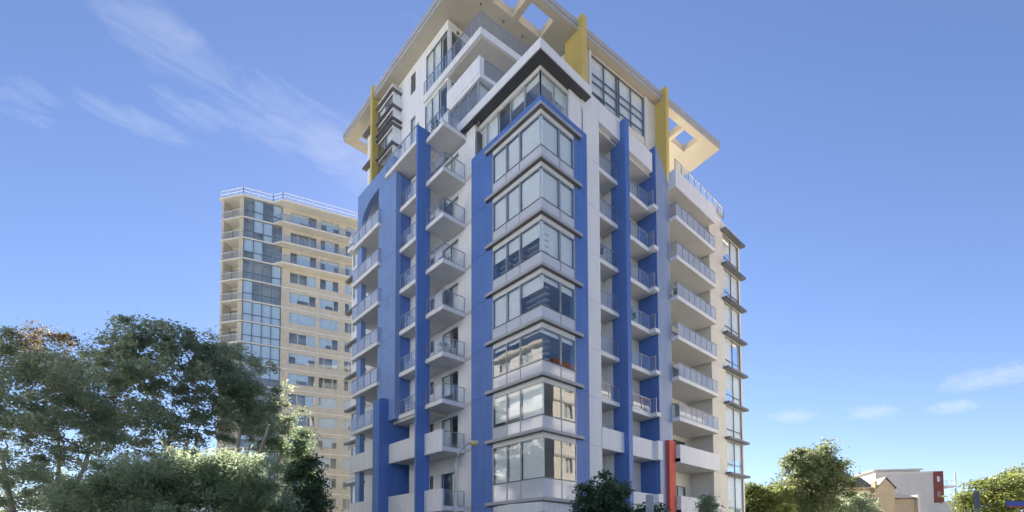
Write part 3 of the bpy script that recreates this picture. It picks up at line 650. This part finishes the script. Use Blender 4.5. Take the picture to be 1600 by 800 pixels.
# ------------------------------------------------------------------ trees
def tree(name, label, base, lobes, lm, bm_='bark', leaf=.2, nleaf=40000, clump=.5, ncl=160, seed=1, trunk_r=.25, trunks=1, group=None, droop=.3, asp=.45, cat='tree', lean=(0, 0)):
    rg = np.random.default_rng(seed); base = Vector((base[0], base[1], 0.0))
    t = thing(name, base, label, cat, group)
    vol = np.array([l[1]*l[2]*l[3] for l in lobes]); pr = vol**.8/(vol**.8).sum()
    cs = []
    while len(cs) < ncl:
        l = lobes[rg.choice(len(lobes), p=pr)]; d = rg.normal(size=3); d /= np.linalg.norm(d)
        r = rg.random()**.42; c = np.array(l[0])+d*r*np.array([l[1], l[2], l[3]])
        c += RTn*0
        if c[2] > .6: cs.append(c)
    cs = np.array(cs)
    # limbs: join every clump to the nearest lower node
    zmin = min(l[0][2]-l[3] for l in lobes); ztop = max(l[0][2] for l in lobes)
    nodes = []; mb = MB()
    cen = np.mean([l[0] for l in lobes], axis=0)
    for q in range(trunks):
        off = np.array([rg.normal()*.5, rg.normal()*.5, 0]) if trunks > 1 else np.zeros(3)
        tipp = np.array([base.x+(cen[0]-base.x)*.7+off[0]*4, base.y+(cen[1]-base.y)*.7+off[1]*4, max(zmin+.3, ztop*.62)])
        b0 = np.array([base.x, base.y, -.05])+off*.6; n = 9; pts = []; rad = []
        wob = np.cumsum(rg.normal(size=(n, 3))*.12*np.array([1, 1, 0]), axis=0)
        for i in range(n):
            f = i/(n-1); pts.append(b0*(1-f)+tipp*f+wob[i]*f*1.2); rad.append(trunk_r*(1.25-.85*f) if i else trunk_r*1.5)
        mb.tube(pts, rad, 8); nodes += [(p_, r_, 0) for p_, r_ in zip(pts[n//3:], rad[n//3:])]
    order = np.argsort([np.linalg.norm(c[:2]-cen[:2])+abs(c[2]-zmin)*.8 for c in cs])
    for idx in order:
        c = cs[idx]; best = None; bd = 1e9
        for (p_, r_, dp) in nodes:
            dv = c-p_; dist = np.linalg.norm(dv)+(3.0 if dv[2] < -.2 else 0)+dp*.25
            if dist < bd: bd = dist; best = (p_, r_, dp)
        p_, r_, dp = best; L = np.linalg.norm(c-p_)
        if L < .05: continue
        m1 = p_+(c-p_)*.35+rg.normal(size=3)*.08*L+np.array([0, 0, .06*L]); m2 = p_+(c-p_)*.7+rg.normal(size=3)*.07*L+np.array([0, 0, .05*L])
        r0 = min(r_*.75, .03+.018*L); mb.tube([p_, m1, m2, c], [r0, r0*.8, r0*.6, r0*.3], 5, False)
        nodes += [(m1, r0*.8, dp+1), (m2, r0*.6, dp+1), (c, r0*.4, dp+1)]
    mb.build('trunk', bm_, t, smooth=True, fix=False)
    # leaves
    per = max(1, nleaf//len(cs)); cen_ = np.repeat(cs, per, axis=0); n = len(cen_)
    sz = np.repeat(rg.uniform(.65, 1.3, len(cs)), per)
    pos = cen_+rg.normal(size=(n, 3))*clump*sz[:, None]*np.array([1, 1, .62])
    ax = rg.normal(size=(n, 3)); ax[:, 2] = ax[:, 2]*.5-droop; ax /= np.linalg.norm(ax, axis=1)[:, None]
    sd = np.cross(ax, rg.normal(size=(n, 3))); sd /= np.linalg.norm(sd, axis=1)[:, None]
    ln = leaf*np.clip(rg.lognormal(-.05, .38, n), .4, 2.2)[:, None]; wd = ln*asp
    V = np.stack([pos-ax*ln*.5, pos+sd*wd*.5-ax*ln*.05, pos+ax*ln*.5, pos-sd*wd*.5-ax*ln*.05], 1).reshape(-1, 3)
    V[:, 2] = np.maximum(V[:, 2], .15); V -= np.array(base)
    me = bpy.data.meshes.new('crown'); me.vertices.add(4*n); me.vertices.foreach_set('co', V.astype(np.float32).ravel())
    me.loops.add(4*n); me.loops.foreach_set('vertex_index', np.arange(4*n, dtype=np.int32)); me.polygons.add(n)
    me.polygons.foreach_set('loop_start', np.arange(0, 4*n, 4, dtype=np.int32)); me.polygons.foreach_set('loop_total', np.full(n, 4, np.int32))
    at_ = me.attributes.new('tint', 'FLOAT', 'FACE')
    tint = np.clip(np.repeat(rg.uniform(.2, .8, len(cs)), per)+rg.normal(size=n)*.17, 0, 1); at_.data.foreach_set('value', tint.astype(np.float32))
    me.update(); me.validate(); me.materials.append(M[lm]); o = bpy.data.objects.new('crown', me); COL.objects.link(o); o.parent = t
    return t
RTn = np.array(RT)
def lobe(px, py, rx, ry, depth, dz=1.0):
    "a crown lobe seen at a pixel, sizes in pixels at that distance; as deep as it is wide"
    c = at(px, py, depth); s = depth/F_PX; return (np.array(c), rx*s*dz, rx*s*dz, ry*s)
def gp(px, depth): c = at(px, 800, depth); return (c.x, c.y)

G1 = 'trees along the street in front of the beige tower'
tree('gum_tree', 'broad gum tree with open grey green crown rising before the beige tower', gp(245, 34),
     [lobe(235, 522, 62, 30, 34), lobe(275, 545, 70, 36, 34), lobe(195, 560, 55, 36, 34), lobe(250, 600, 95, 40, 34), lobe(225, 660, 100, 40, 34), lobe(165, 545, 34, 24, 34)], 'leaf_a', 'palebark', leaf=.21, nleaf=32000, clump=.3, ncl=210, seed=3, trunk_r=.26, trunks=3, group=G1)
tree('gum_tree', 'gum tree whose dark crown slopes down across the beige tower front', gp(365, 37),
     [lobe(330, 550, 50, 45, 37), lobe(385, 595, 62, 50, 37), lobe(410, 650, 62, 50, 37), lobe(350, 640, 60, 50, 37), lobe(440, 700, 38, 45, 37)], 'leaf_a', leaf=.2, nleaf=32000, clump=.3, ncl=210, seed=5, trunk_r=.22, trunks=3, bm_='palebark', group=G1)
tree('gum_tree', 'dense bluish green tree filling the left edge beside the broad gum', gp(40, 29),
     [lobe(30, 570, 70, 48, 29), lobe(95, 590, 62, 40, 29), lobe(20, 650, 80, 60, 29), lobe(110, 660, 75, 50, 29), lobe(-50, 600, 60, 80, 29), lobe(30, 740, 110, 60, 29)], 'leaf_a', leaf=.17, nleaf=42000, clump=.28, ncl=270, seed=8, trunk_r=.24, trunks=3, bm_='palebark', group=G1)
tree('wattle_tree', 'brownish thin topped tree peeping over the bluish green tree', gp(85, 42),
     [lobe(95, 530, 38, 14, 42), lobe(40, 540, 40, 22, 42), lobe(75, 575, 60, 30, 42), lobe(150, 620, 60, 50, 42)], 'leaf_f', leaf=.2, nleaf=22000, clump=.4, ncl=120, seed=9, trunk_r=.22, group=G1)
tree('casuarina_tree', 'low feathery pale green tree spreading under the gum trees', gp(290, 24),
     [lobe(300, 745, 85, 45, 24), lobe(220, 765, 80, 45, 24), lobe(375, 755, 70, 50, 24), lobe(420, 790, 40, 40, 24), lobe(150, 790, 60, 40, 24), lobe(300, 830, 130, 50, 24)], 'leaf_c', leaf=.2, nleaf=110000, clump=.3, ncl=420, seed=12, trunk_r=.16, trunks=3, asp=.22, droop=.6, group=G1)
tree('slender_tree', 'slender dark leaved tree at the right end of the street trees', gp(475, 33),
     [lobe(472, 710, 24, 42, 33), lobe(470, 770, 32, 45, 33), lobe(482, 800, 28, 40, 33)], 'leaf_d', leaf=.2, nleaf=16000, clump=.36, ncl=80, seed=14, trunk_r=.12, group=G1)
tree('wattle_tree', 'olive leaved understorey tree behind the bluish green tree', gp(150, 40),
     [lobe(140, 700, 110, 70, 40), lobe(50, 750, 110, 60, 40), lobe(230, 740, 80, 60, 40), lobe(60, 810, 140, 50, 40)], 'leaf_b', leaf=.2, nleaf=16000, clump=.34, ncl=120, seed=19, trunk_r=.2, trunks=2, group=G1)
# small pavement tree and shrubs in front of the right facade
tree('pavement_tree', 'small round glossy leaved tree on the pavement below the corner bay', gp(942, 22),
     [lobe(942, 772, 40, 30, 22), lobe(925, 790, 30, 28, 22), lobe(965, 795, 26, 26, 22), lobe(942, 815, 42, 26, 22)], 'leaf_d', leaf=.13, nleaf=16000, clump=.15, ncl=170, seed=31, trunk_r=.06, asp=.5)
tree('shrub', 'small leafy shrub behind the grey sign near the blue pier', gp(1028, 25.3), [lobe(1026, 800, 20, 17, 25.3), lobe(1008, 805, 16, 18, 25.3), lobe(1030, 820, 22, 22, 25.3)], 'leaf_d', leaf=.14, nleaf=3600, clump=.16, ncl=50, seed=33, trunk_r=.04, cat='shrub')
tree('shrub', 'loose pale green shrub below the white end balconies', gp(1107, 29), [lobe(1107, 795, 15, 20, 29), lobe(1096, 805, 14, 20, 29), lobe(1118, 808, 14, 16, 29)], 'leaf_c', leaf=.16, nleaf=3000, clump=.2, ncl=40, seed=35, trunk_r=.04, asp=.35, cat='shrub')
# trees on the right
G2 = 'trees beyond the right end of the apartment tower'
tree('street_tree', 'tall olive green tree between the apartment tower and the tan house', gp(1275, 58),
     [lobe(1262, 722, 34, 26, 58), lobe(1293, 718, 26, 24, 58), lobe(1270, 765, 52, 30, 58), lobe(1243, 742, 30, 24, 58), lobe(1280, 735, 34, 26, 58), lobe(1312, 745, 12, 14, 58), lobe(1250, 790, 50, 30, 58)], 'leaf_b', leaf=.3, nleaf=36000, clump=.48, ncl=230, seed=41, trunk_r=.3, group=G2)
tree('street_tree', 'yellow green lower tree against the end of the apartment tower', gp(1185, 55),
     [lobe(1185, 782, 34, 28, 55), lobe(1165, 800, 26, 24, 55), lobe(1215, 785, 24, 28, 55), lobe(1185, 815, 45, 25, 55)], 'leaf_e', leaf=.28, nleaf=22000, clump=.45, ncl=150, seed=43, trunk_r=.2, group=G2)
tree('street_tree', 'low dark green bushy tree in front of the tan house', gp(1335, 62),
     [lobe(1335, 792, 30, 22, 62), lobe(1310, 798, 26, 20, 62), lobe(1350, 805, 22, 18, 62)], 'leaf_a', leaf=.3, nleaf=9000, clump=.45, ncl=80, seed=45, trunk_r=.18, group=G2)
tree('street_tree', 'spreading bright green tree behind the blue street sign', gp(1565, 50),
     [lobe(1550, 765, 42, 20, 50), lobe(1590, 750, 40, 18, 50), lobe(1520, 785, 26, 18, 50), lobe(1575, 795, 60, 28, 50), lobe(1640, 765, 45, 30, 50)], 'leaf_e', leaf=.28, nleaf=26000, clump=.42, ncl=210, seed=47, trunk_r=.26, group=G2)

# ------------------------------------------------------------------ street furniture
def lamp_post():
    c = at(712, 800, 24); b = Vector((c.x, c.y, .13)); t = thing('street_lamp', b, 'galvanised curved street lamp with yellow head before the white balconies', 'street lamp')
    hd = at(735, 692, 24); top = at(711, 735, 24)
    pts = [Vector((c.x, c.y, .13)), Vector((c.x, c.y, 3)), Vector((c.x, c.y, top.z))]
    for px, py in ((712.5, 722), (716, 709), (722, 699), (729, 694.5), (735, 692)): pts.append(at(px, py, 24))
    MB().tube(pts, [.09, .075, .06]+[.045]*5, 10).build('pole', 'galv', t, smooth=True)
    MB().tube([(c.x, c.y, .12), (c.x, c.y, .5)], [.14, .12], 10).build('base', 'galv', t)
    d = (at(748, 689, 24)-at(735, 692, 24)).normalized(); s = at(734, 692.3, 24)
    MB().tube([s, s+d*.08, s+d*.3, s+d*.42], [.05, .1, .12, .05], 12).build('lamp_head', 'galv', t, smooth=True)
    l = s+Vector((0, 0, -.05)); MB().tube([l+d*.06, l+d*.14, l+d*.3, l+d*.4], [.05, .115, .125, .04], 12).build('lamp_lens', 'lamp', t, smooth=True)
lamp_post()
def sign(name, label, px, depth, pyt, w, h, m, side=0, top_m=None):
    c = at(px, 800, depth); zt = at(px, pyt, depth).z; t = thing(name, (c.x, c.y, .12), label, 'sign')
    MB().tube([(c.x, c.y, .12), (c.x, c.y, zt+.05)], [.03, .03], 8).build('post', 'galv', t, smooth=True)
    r = Vector((RT.x, RT.y, 0)).normalized(); a = Vector((c.x, c.y, zt-h/2))-Vector((FW.x, FW.y, 0)).normalized()*.045+r*side
    f = MB().bar(a-r*w/2, a+r*w/2, .02, h).build('sign_panel', m, t)
    return t, a, r
sign('pavement_sign', 'small grey sign panel on a post beside the leafy shrub', 1015, 24, 773, .38, .95, 'signgrey')
sign('pavement_sign', 'narrow dark grey sign on a post before the spreading bright tree', 1525, 16, 768, .18, .55, 'ledge')
t_, a_, r_ = sign('street_name_sign', 'blue street name blade with a red lower edge by the spreading tree', 1612, 16, 783, 1.0, .16, 'signblue', -.35)
MB().bar(a_-r_*.5+Vector((0, 0, -.1)), a_+r_*.5+Vector((0, 0, -.1)), .022, .04).build('lower_edge', 'red', t_)

# ------------------------------------------------------------------ balcony furniture
def chair(label):
    t = thing('plastic_chair', (0, 0, 0), label, 'chair', 'plastic chairs on the balconies')
    B('seat', 'plastic', t, WO, -.23, .23, -.22, .22, .42, .45)
    bk = MB(); bk.box(WO, -.23, .23, .2, .23, .82, .88)
    for i in range(5): bk.box(WO, -.21+i*.098, -.17+i*.098, .2, .225, .45, .82)
    bk.build('backrest', 'plastic', t)
    for sx in (-1, 1):
        MB().box(WO, sx*.25-.025, sx*.25+.025, -.22, .22, .62, .65).build('armrest', 'plastic', t)
        for sy in (-1, 1): MB().bar((sx*.24, sy*.22, 0), (sx*.22, sy*.2, .42 if sy > 0 else .62), .04, .04).build('leg', 'plastic', t)
    return t
spots = [(-8.3, -.75, 5, 200, 'white plastic chair on the balcony just left of the bay, fifth bay ledge down'), (-7.85, -.35, 5, 120, 'white plastic chair by the balcony corner, turned aside, fifth bay ledge down')]
for k in range(1, 7):
    spots.append((-12.1, -.75, k, 150+k*23, 'white plastic chair against the blue pier, balcony %s below the arch top' % ('one', 'two', 'three', 'four', 'five', 'six')[k-1]))
    if k in (1, 2, 4, 5): spots.append((-11.1, -.6, k, 220-k*17, 'white plastic chair close to the blue blade, balcony %s below the arch top' % ('one', 'two', 'three', 'four', 'five', 'six')[k-1]))
c0 = chair('x')
for i, (x, y, k, a, lab) in enumerate(spots):
    c = c0 if i == 0 else copy_tree(c0); c.location = (x, y, Z(k)-.12+.281); c.rotation_euler = (0, 0, math.radians(a)); c['label'] = lab
def table(x, y, z, lab, h=.72):
    t = thing('balcony_table', (x, y, z), lab, 'table')
    MB().tube([(x, y, z+h-.03), (x, y, z+h)], [.36, .36], 20).build('tabletop', 'plastic', t); MB().tube([(x, y, z+.03), (x, y, z+h-.03)], [.035, .035], 8).build('stem', 'plastic', t); MB().tube([(x, y, z), (x, y, z+.03)], [.22, .2], 16).build('base', 'plastic', t)
table(-7.95, -.9, Z(5)+.161, 'round white table among chairs on the balcony beside the bay')
pp = thing('potted_plant', (-1.3, 10.2, Z(4)+.281), 'leafy potted plant on the recessed balcony next to the right blue blade', 'plant')
MB().tube([(-1.3, 10.2, Z(4)+.281), (-1.3, 10.2, Z(4)+.6)], [.14, .19], 14).build('pot', 'pot', pp)
rp = random.Random(5); lv = MB()
for i in range(140):
    d = Vector((rp.gauss(0, 1), rp.gauss(0, 1), rp.gauss(.5, .8))).normalized(); p0 = Vector((-1.3, 10.2, Z(4)+.85))+d*rp.uniform(.05, .35); s = d.cross(Vector((rp.random(), rp.random(), rp.random()))).normalized()*.05
    lv.add([p0, p0+d*.08+s, p0+d*.2, p0+d*.08-s], [(0, 1, 2, 3)])
lv.tube([(-1.3, 10.2, Z(4)+.55), (-1.3, 10.2, Z(4)+.95)], [.02, .01], 6); lv.build('foliage', 'leaf_d', pp, fix=False)

def plant(x, y, z, h, lab, seed, lm='leaf_d'):
    t = thing('potted_plant', (x, y, z), lab, 'plant'); rp = random.Random(seed); lv = MB()
    MB().tube([(x, y, z), (x, y, z+.3)], [.13, .18], 14).build('pot', 'pot' if seed % 2 else 'lgrey', t)
    lv.tube([(x, y, z+.25), (x, y, z+h)], [.02, .008], 6)
    for i in range(160):
        d = Vector((rp.gauss(0, 1), rp.gauss(0, 1), rp.gauss(.4, .8))).normalized(); p0 = Vector((x, y, z+.3+(h-.3)*rp.uniform(.3, 1)))+d*rp.uniform(.03, .24); q = d.cross(Vector((rp.random(), rp.random(), rp.random()))).normalized()*.045
        lv.add([p0, p0+d*.08+q, p0+d*.19, p0+d*.08-q], [(0, 1, 2, 3)])
    lv.build('foliage', lm, t, fix=False)
plant(-8.9, -.9, Z(0)+.161, 1.2, 'potted plant on the balcony directly under the penthouse, beside the blue blade', 2)
plant(-8.0, -.9, Z(2)+.161, 1.1, 'potted plant on the balcony beside the second bay ledge', 3, 'leaf_c')
plant(-.5, 15.2, Z(3)+.281, 1.1, 'potted plant behind frosted glass near the blue pier, third end balcony down', 4)
plant(-.5, 19.3, Z(5)+.281, 1.2, 'potted plant behind frosted glass by the cream end wall, fifth end balcony down', 5, 'leaf_c')
plant(-1.4, 6.8, Z(3)+.281, 1.1, 'potted plant on the recessed balcony between white wall and right blue blade', 6)
def drying_rack(x, y, z, lab):
    t = thing('drying_rack', (x, y, z), lab, 'drying rack'); f = MB()
    for sx in (-.4, .4): f.bar((x+sx, y-.22, z), (x+sx, y+.22, z+.95), .03, .03).bar((x+sx, y+.22, z), (x+sx, y-.22, z+.95), .03, .03)
    for yy in (-.2, 0, .2): f.bar((x-.42, y+yy, z+.93), (x+.42, y+yy, z+.93), .02, .02)
    f.bar((x-.42, y, z+.475), (x+.42, y, z+.475), .025, .025)
    f.build('frame', 'steel', t)
    for i, (m, yy) in enumerate((('signblue', -.2), ('plastic', 0), ('brickred', .2))): MB().box(WO, x-.32+i*.06, x+.22, y+yy-.012, y+yy+.012, z+.45+.06*i, z+.925).build('towel', m, t)
drying_rack(-8.6, -.35, Z(3)+.161, 'steel drying rack with towels on the balcony beside the third bay ledge')
drying_rack(-1.5, 9.9, Z(6)+.281, 'steel drying rack with towels on the low recessed balcony right of the blade')
# ------------------------------------------------------------------ houses on the right
def face_frame(px, depth, rot=0.0):
    c = at(px, 800, depth); u = Vector((RT.x, RT.y)).normalized(); ca, sa = math.cos(rot), math.sin(rot); u = Vector((u.x*ca-u.y*sa, u.x*sa+u.y*ca))
    n = Vector((u.y, -u.x)); n = n if n.dot(Vector((CAM.x-c.x, CAM.y-c.y))) > 0 else -n
    return Fr((c.x, c.y), u, n)
def gz(py, depth): return at(1400, py, depth).z
D1 = 74; s1 = D1/F_PX; HF = face_frame(1336, D1, math.radians(-8))
tan = thing('tan_house', HF.o, 'tan rendered house with dark tiled roof behind the low bushy tree', 'house')
ze = gz(763, D1); zrg = gz(748, D1)
wl = -3.6; wr = 5.6
wallgrid(tan, HF, wl, 2.6, [0, 3.2, ze], 0, [(-2.6, -1.2, 4.6, 6.0), (.2, 1.6, 4.6, 6.0), (-2.6, -1.2, 1.2, 2.6), (.2, 1.6, 1.2, 2.6)], .25, 'tan')
for a in (-2.6, .2):
    for z in (1.2, 4.6): window(tan, HF, [a, a+.7, a+1.4], [z, z+1.4], -.12, 'wframe', blind=.4, rng=rt)
MB().box(HF, wl+.02, 2.58, -7, -.26, 0, ze).build('inner_wall', 'tan', tan)
mb = MB(); P = [HF.p(wl-.4, .5, ze), HF.p(2.6, .5, ze), HF.p(2.6, -7.4, ze), HF.p(wl-.4, -7.4, ze), HF.p(wl+1.2, -3.4, zrg), HF.p(2.6, -3.4, zrg+.7)]
rfo = mb.add(P, [(0, 1, 5, 4), (2, 3, 4, 5), (3, 0, 4), (1, 2, 5), (0, 3, 2, 1)]).build('roof', 'tile', tan)
MB().bar(HF.p(wl-.4, .52, ze), HF.p(2.6, .52, ze), .1, .16).build('gutter', 'tan', rfo)
# gabled cross wing and parapet pier
gw = [(2.62, 0), (4.9, 0), (4.9, ze+.1), (3.76, zrg-.15), (2.62, ze+.1)]
MB().vprism(HF, gw, -6.8, .9).build('gable_wall', 'tan', tan); MB().box(HF, 2.3, 2.6, .01, 1.0, 0, ze+.9).build('pier', 'tan', tan)
window(tan, HF, [3.3, 3.76, 4.2], [4.3, 5.6], .96, 'wframe', blind=0, rng=rt)
mb = MB()
for sgn in (-1, 1):
    e = 3.76+sgn*1.35; mb.add([HF.p(e, 1.1, ze-.1), HF.p(e, -6.9, ze-.1), HF.p(3.76, -6.9, zrg+.1), HF.p(3.76, 1.1, zrg+.1), HF.p(e, 1.1, ze-.22), HF.p(e, -6.9, ze-.22), HF.p(3.76, -6.9, zrg-.02), HF.p(3.76, 1.1, zrg-.02)], [(0, 1, 2, 3), (7, 6, 5, 4), (0, 3, 7, 4), (1, 0, 4, 5), (2, 1, 5, 6), (3, 2, 6, 7)])
mb.build('roof', 'tile', tan)
LFr = face_frame(1416, 78, math.radians(-8)); zl = gz(776, 78)
low = thing('lean_to_house', LFr.o, 'low tan house wing with dark lean-to roof before the white block', 'house')
wallgrid(low, LFr, -3.2, 1.3, [0, 3.2, zl-.3], 0, [(-1.6, -.6, 3.9, 5.0), (.1, .9, 3.8, 4.8)], .25, 'tan'); MB().box(LFr, -3.18, 1.28, -4, -.26, 0, zl-.3).build('inner_wall', 'tan', low)
window(low, LFr, [-1.6, -1.1, -.6], [3.9, 5.0], -.1, 'dframe', blind=0, rng=rt); window(low, LFr, [.1, .9], [3.8, 4.8], -.1, 'dframe', blind=0, rng=rt)
MB().vprism(Fr(LFr.p(-3.5, 0, 0)[:2], LFr.N, -LFr.U), [(.5, zl-.35), (.5, zl-.2), (-4, zl+1.0), (-4, zl+.85)], -5.0, 0).build('roof', 'tile', low)
MB().box(LFr, 1.31, 1.7, -4, .6, 0, zl+.25).build('pier', 'cream', low)
D2 = 98; WF = face_frame(1425, D2, math.radians(-10)); s2 = D2/F_PX; zw = gz(737, D2)
wb = thing('white_block', WF.o, 'white flat roofed apartment block with red brown corner bays behind the houses', 'building')
a0, a1 = -6.2, 3.9
wallgrid(wb, WF, a0, a1, [0, 3, 6, 9, 12, zw], 0, [(1.2, 2.0, 2, 3.6), (-1.2, -.4, 2, 3.6)], .3, 'lgrey'); MB().box(WF, a0+.05, a1-.05, -14, -.31, 0, zw-.05).build('inner_wall', 'lgrey', wb)
for a in (1.2, -1.2): window(wb, WF, [a, a+.8], [2.0, 3.6], -.15, 'dframe', blind=0, rng=rt)
for a in (-5.2, -3.4, -1.2, 1.2):
    for z in (5.2, 8.2):
        fb = window(wb, WF, [a, a+.8], [z, z+1.2], .04, 'wframe', blind=.5, rng=rt)
B('coping', 'tslab', wb, WF, a0-.08, a1, .001, .1, zw-.25, zw+.02)
MB().box(WF, a0+.3, 2.2, -12, -1.0, zw, zw+.5).box(WF, a0-.1, 2.6, -12.3, -.6, zw+.5, zw+.75).build('roof_slab', 'tslab', wb)
for j, z in enumerate((zw-2.6, zw-5.6)):
    wallgrid(wb, WF, a1+.01, a1+1.7, [z-.4, z+2.6], .1, [(a1+.6, a1+1.2, z+.5, z+1.6)], .3, 'brickred'); window(wb, WF, [a1+.6, a1+1.2], [z+.5, z+1.6], 0, 'wframe', blind=.5, rng=rt)
    MB().box(WF, a1+.02, a1+1.65, -9, -.21, z-.35, z+2.55).build('bay_wall', 'brickred', wb)
    bo = MB().box(WF, a1+1.71, a1+4.2, -6, -.3, z-.5, z-.25).build('balcony', 'white', wb); railing(bo, pt(WF, a1+1.75, -.35), pt(WF, a1+4.15, -.35), z-.25, 1.0, 3); B('post', 'lgrey', bo, WF, a1+4.0, a1+4.18, -.6, -.42, z-.24, z+2.3)
MB().box(WF, a1+.02, a1+4.6, -9, -.22, 0, zw-6.12).build('lower_wall', 'lgrey', wb)

# ------------------------------------------------------------------ unseen pale block added to bounce light (mirrored in the bay glass)
SB = thing('added_bounce_block', (-15, -40, 0), 'added unseen pale apartment block with balcony bands bouncing light across the main street', 'building')
SFr = Fr((-45, -34), (1, 0), (0, 1)); sh = 33.0; holes = []
for k in range(10):
    for i in range(12): holes.append((2+i*4.9, 4.6+i*4.9, 1.0+k*3.3, 3.0+k*3.3))
wallgrid(SB, SFr, 0, 60, [i*3.3 for i in range(10)]+[sh], 0, holes, .25, 'white')
for h_ in holes: window(SB, SFr, [h_[0], (h_[0]+h_[1])/2, h_[1]], [h_[2], h_[3]], -.15, 'wframe', bdrop=(1, 1))
MB().box(SFr, .05, 59.95, -14, -.26, 0, sh).build('inner_wall', 'white', SB)
for k in range(1, 10): B('balcony_band', 'white', SB, SFr, 1, 59, .001, .9, k*3.3-.3, k*3.3+.7)
MB().box(SFr, -.4, 60.4, -14.4, .5, sh, sh+.5).build('roof_slab', 'tslab', SB)
# ------------------------------------------------------------------ cream block across the side street (mirrored in the bay glass)
CB = thing('cream_apartment_block', (21, 42, 0), 'sunlit cream apartment block with terracotta tiled roof across the side street', 'building')
CF = Fr((21, 24), (0, 1), (-1, 0)); ch = 24.0; holes = []
for k in range(7):
    for i in range(9): holes.append((2+i*3.8, 3.4+i*3.8, 1.2+k*3.3, 2.9+k*3.3))
wallgrid(CB, CF, 0, 36, [i*3.3 for i in range(8)]+[ch], 0, holes, .25, 'cream')
for h_ in holes: window(CB, CF, [h_[0], (h_[0]+h_[1])/2, h_[1]], [h_[2], h_[3]], -.15, 'wframe', blind=.5, rng=rt)
MB().box(CF, .05, 35.95, -13, -.26, 0, ch).build('inner_wall', 'cream', CB)
for k in range(1, 8): B('string_course', 'fascia', CB, CF, -.1, 36.1, .001, .12, k*3.3-.3, k*3.3-.05)
Q = [CF.p(-.8, .9, ch), CF.p(36.8, .9, ch), CF.p(36.8, -13.8, ch), CF.p(-.8, -13.8, ch), CF.p(6, -6.4, ch+3.6), CF.p(30, -6.4, ch+3.6)]
MB().add(Q, [(0, 1, 5, 4), (1, 2, 5), (2, 3, 4, 5), (3, 0, 4), (0, 3, 2, 1)]).build('roof', 'otile', CB)
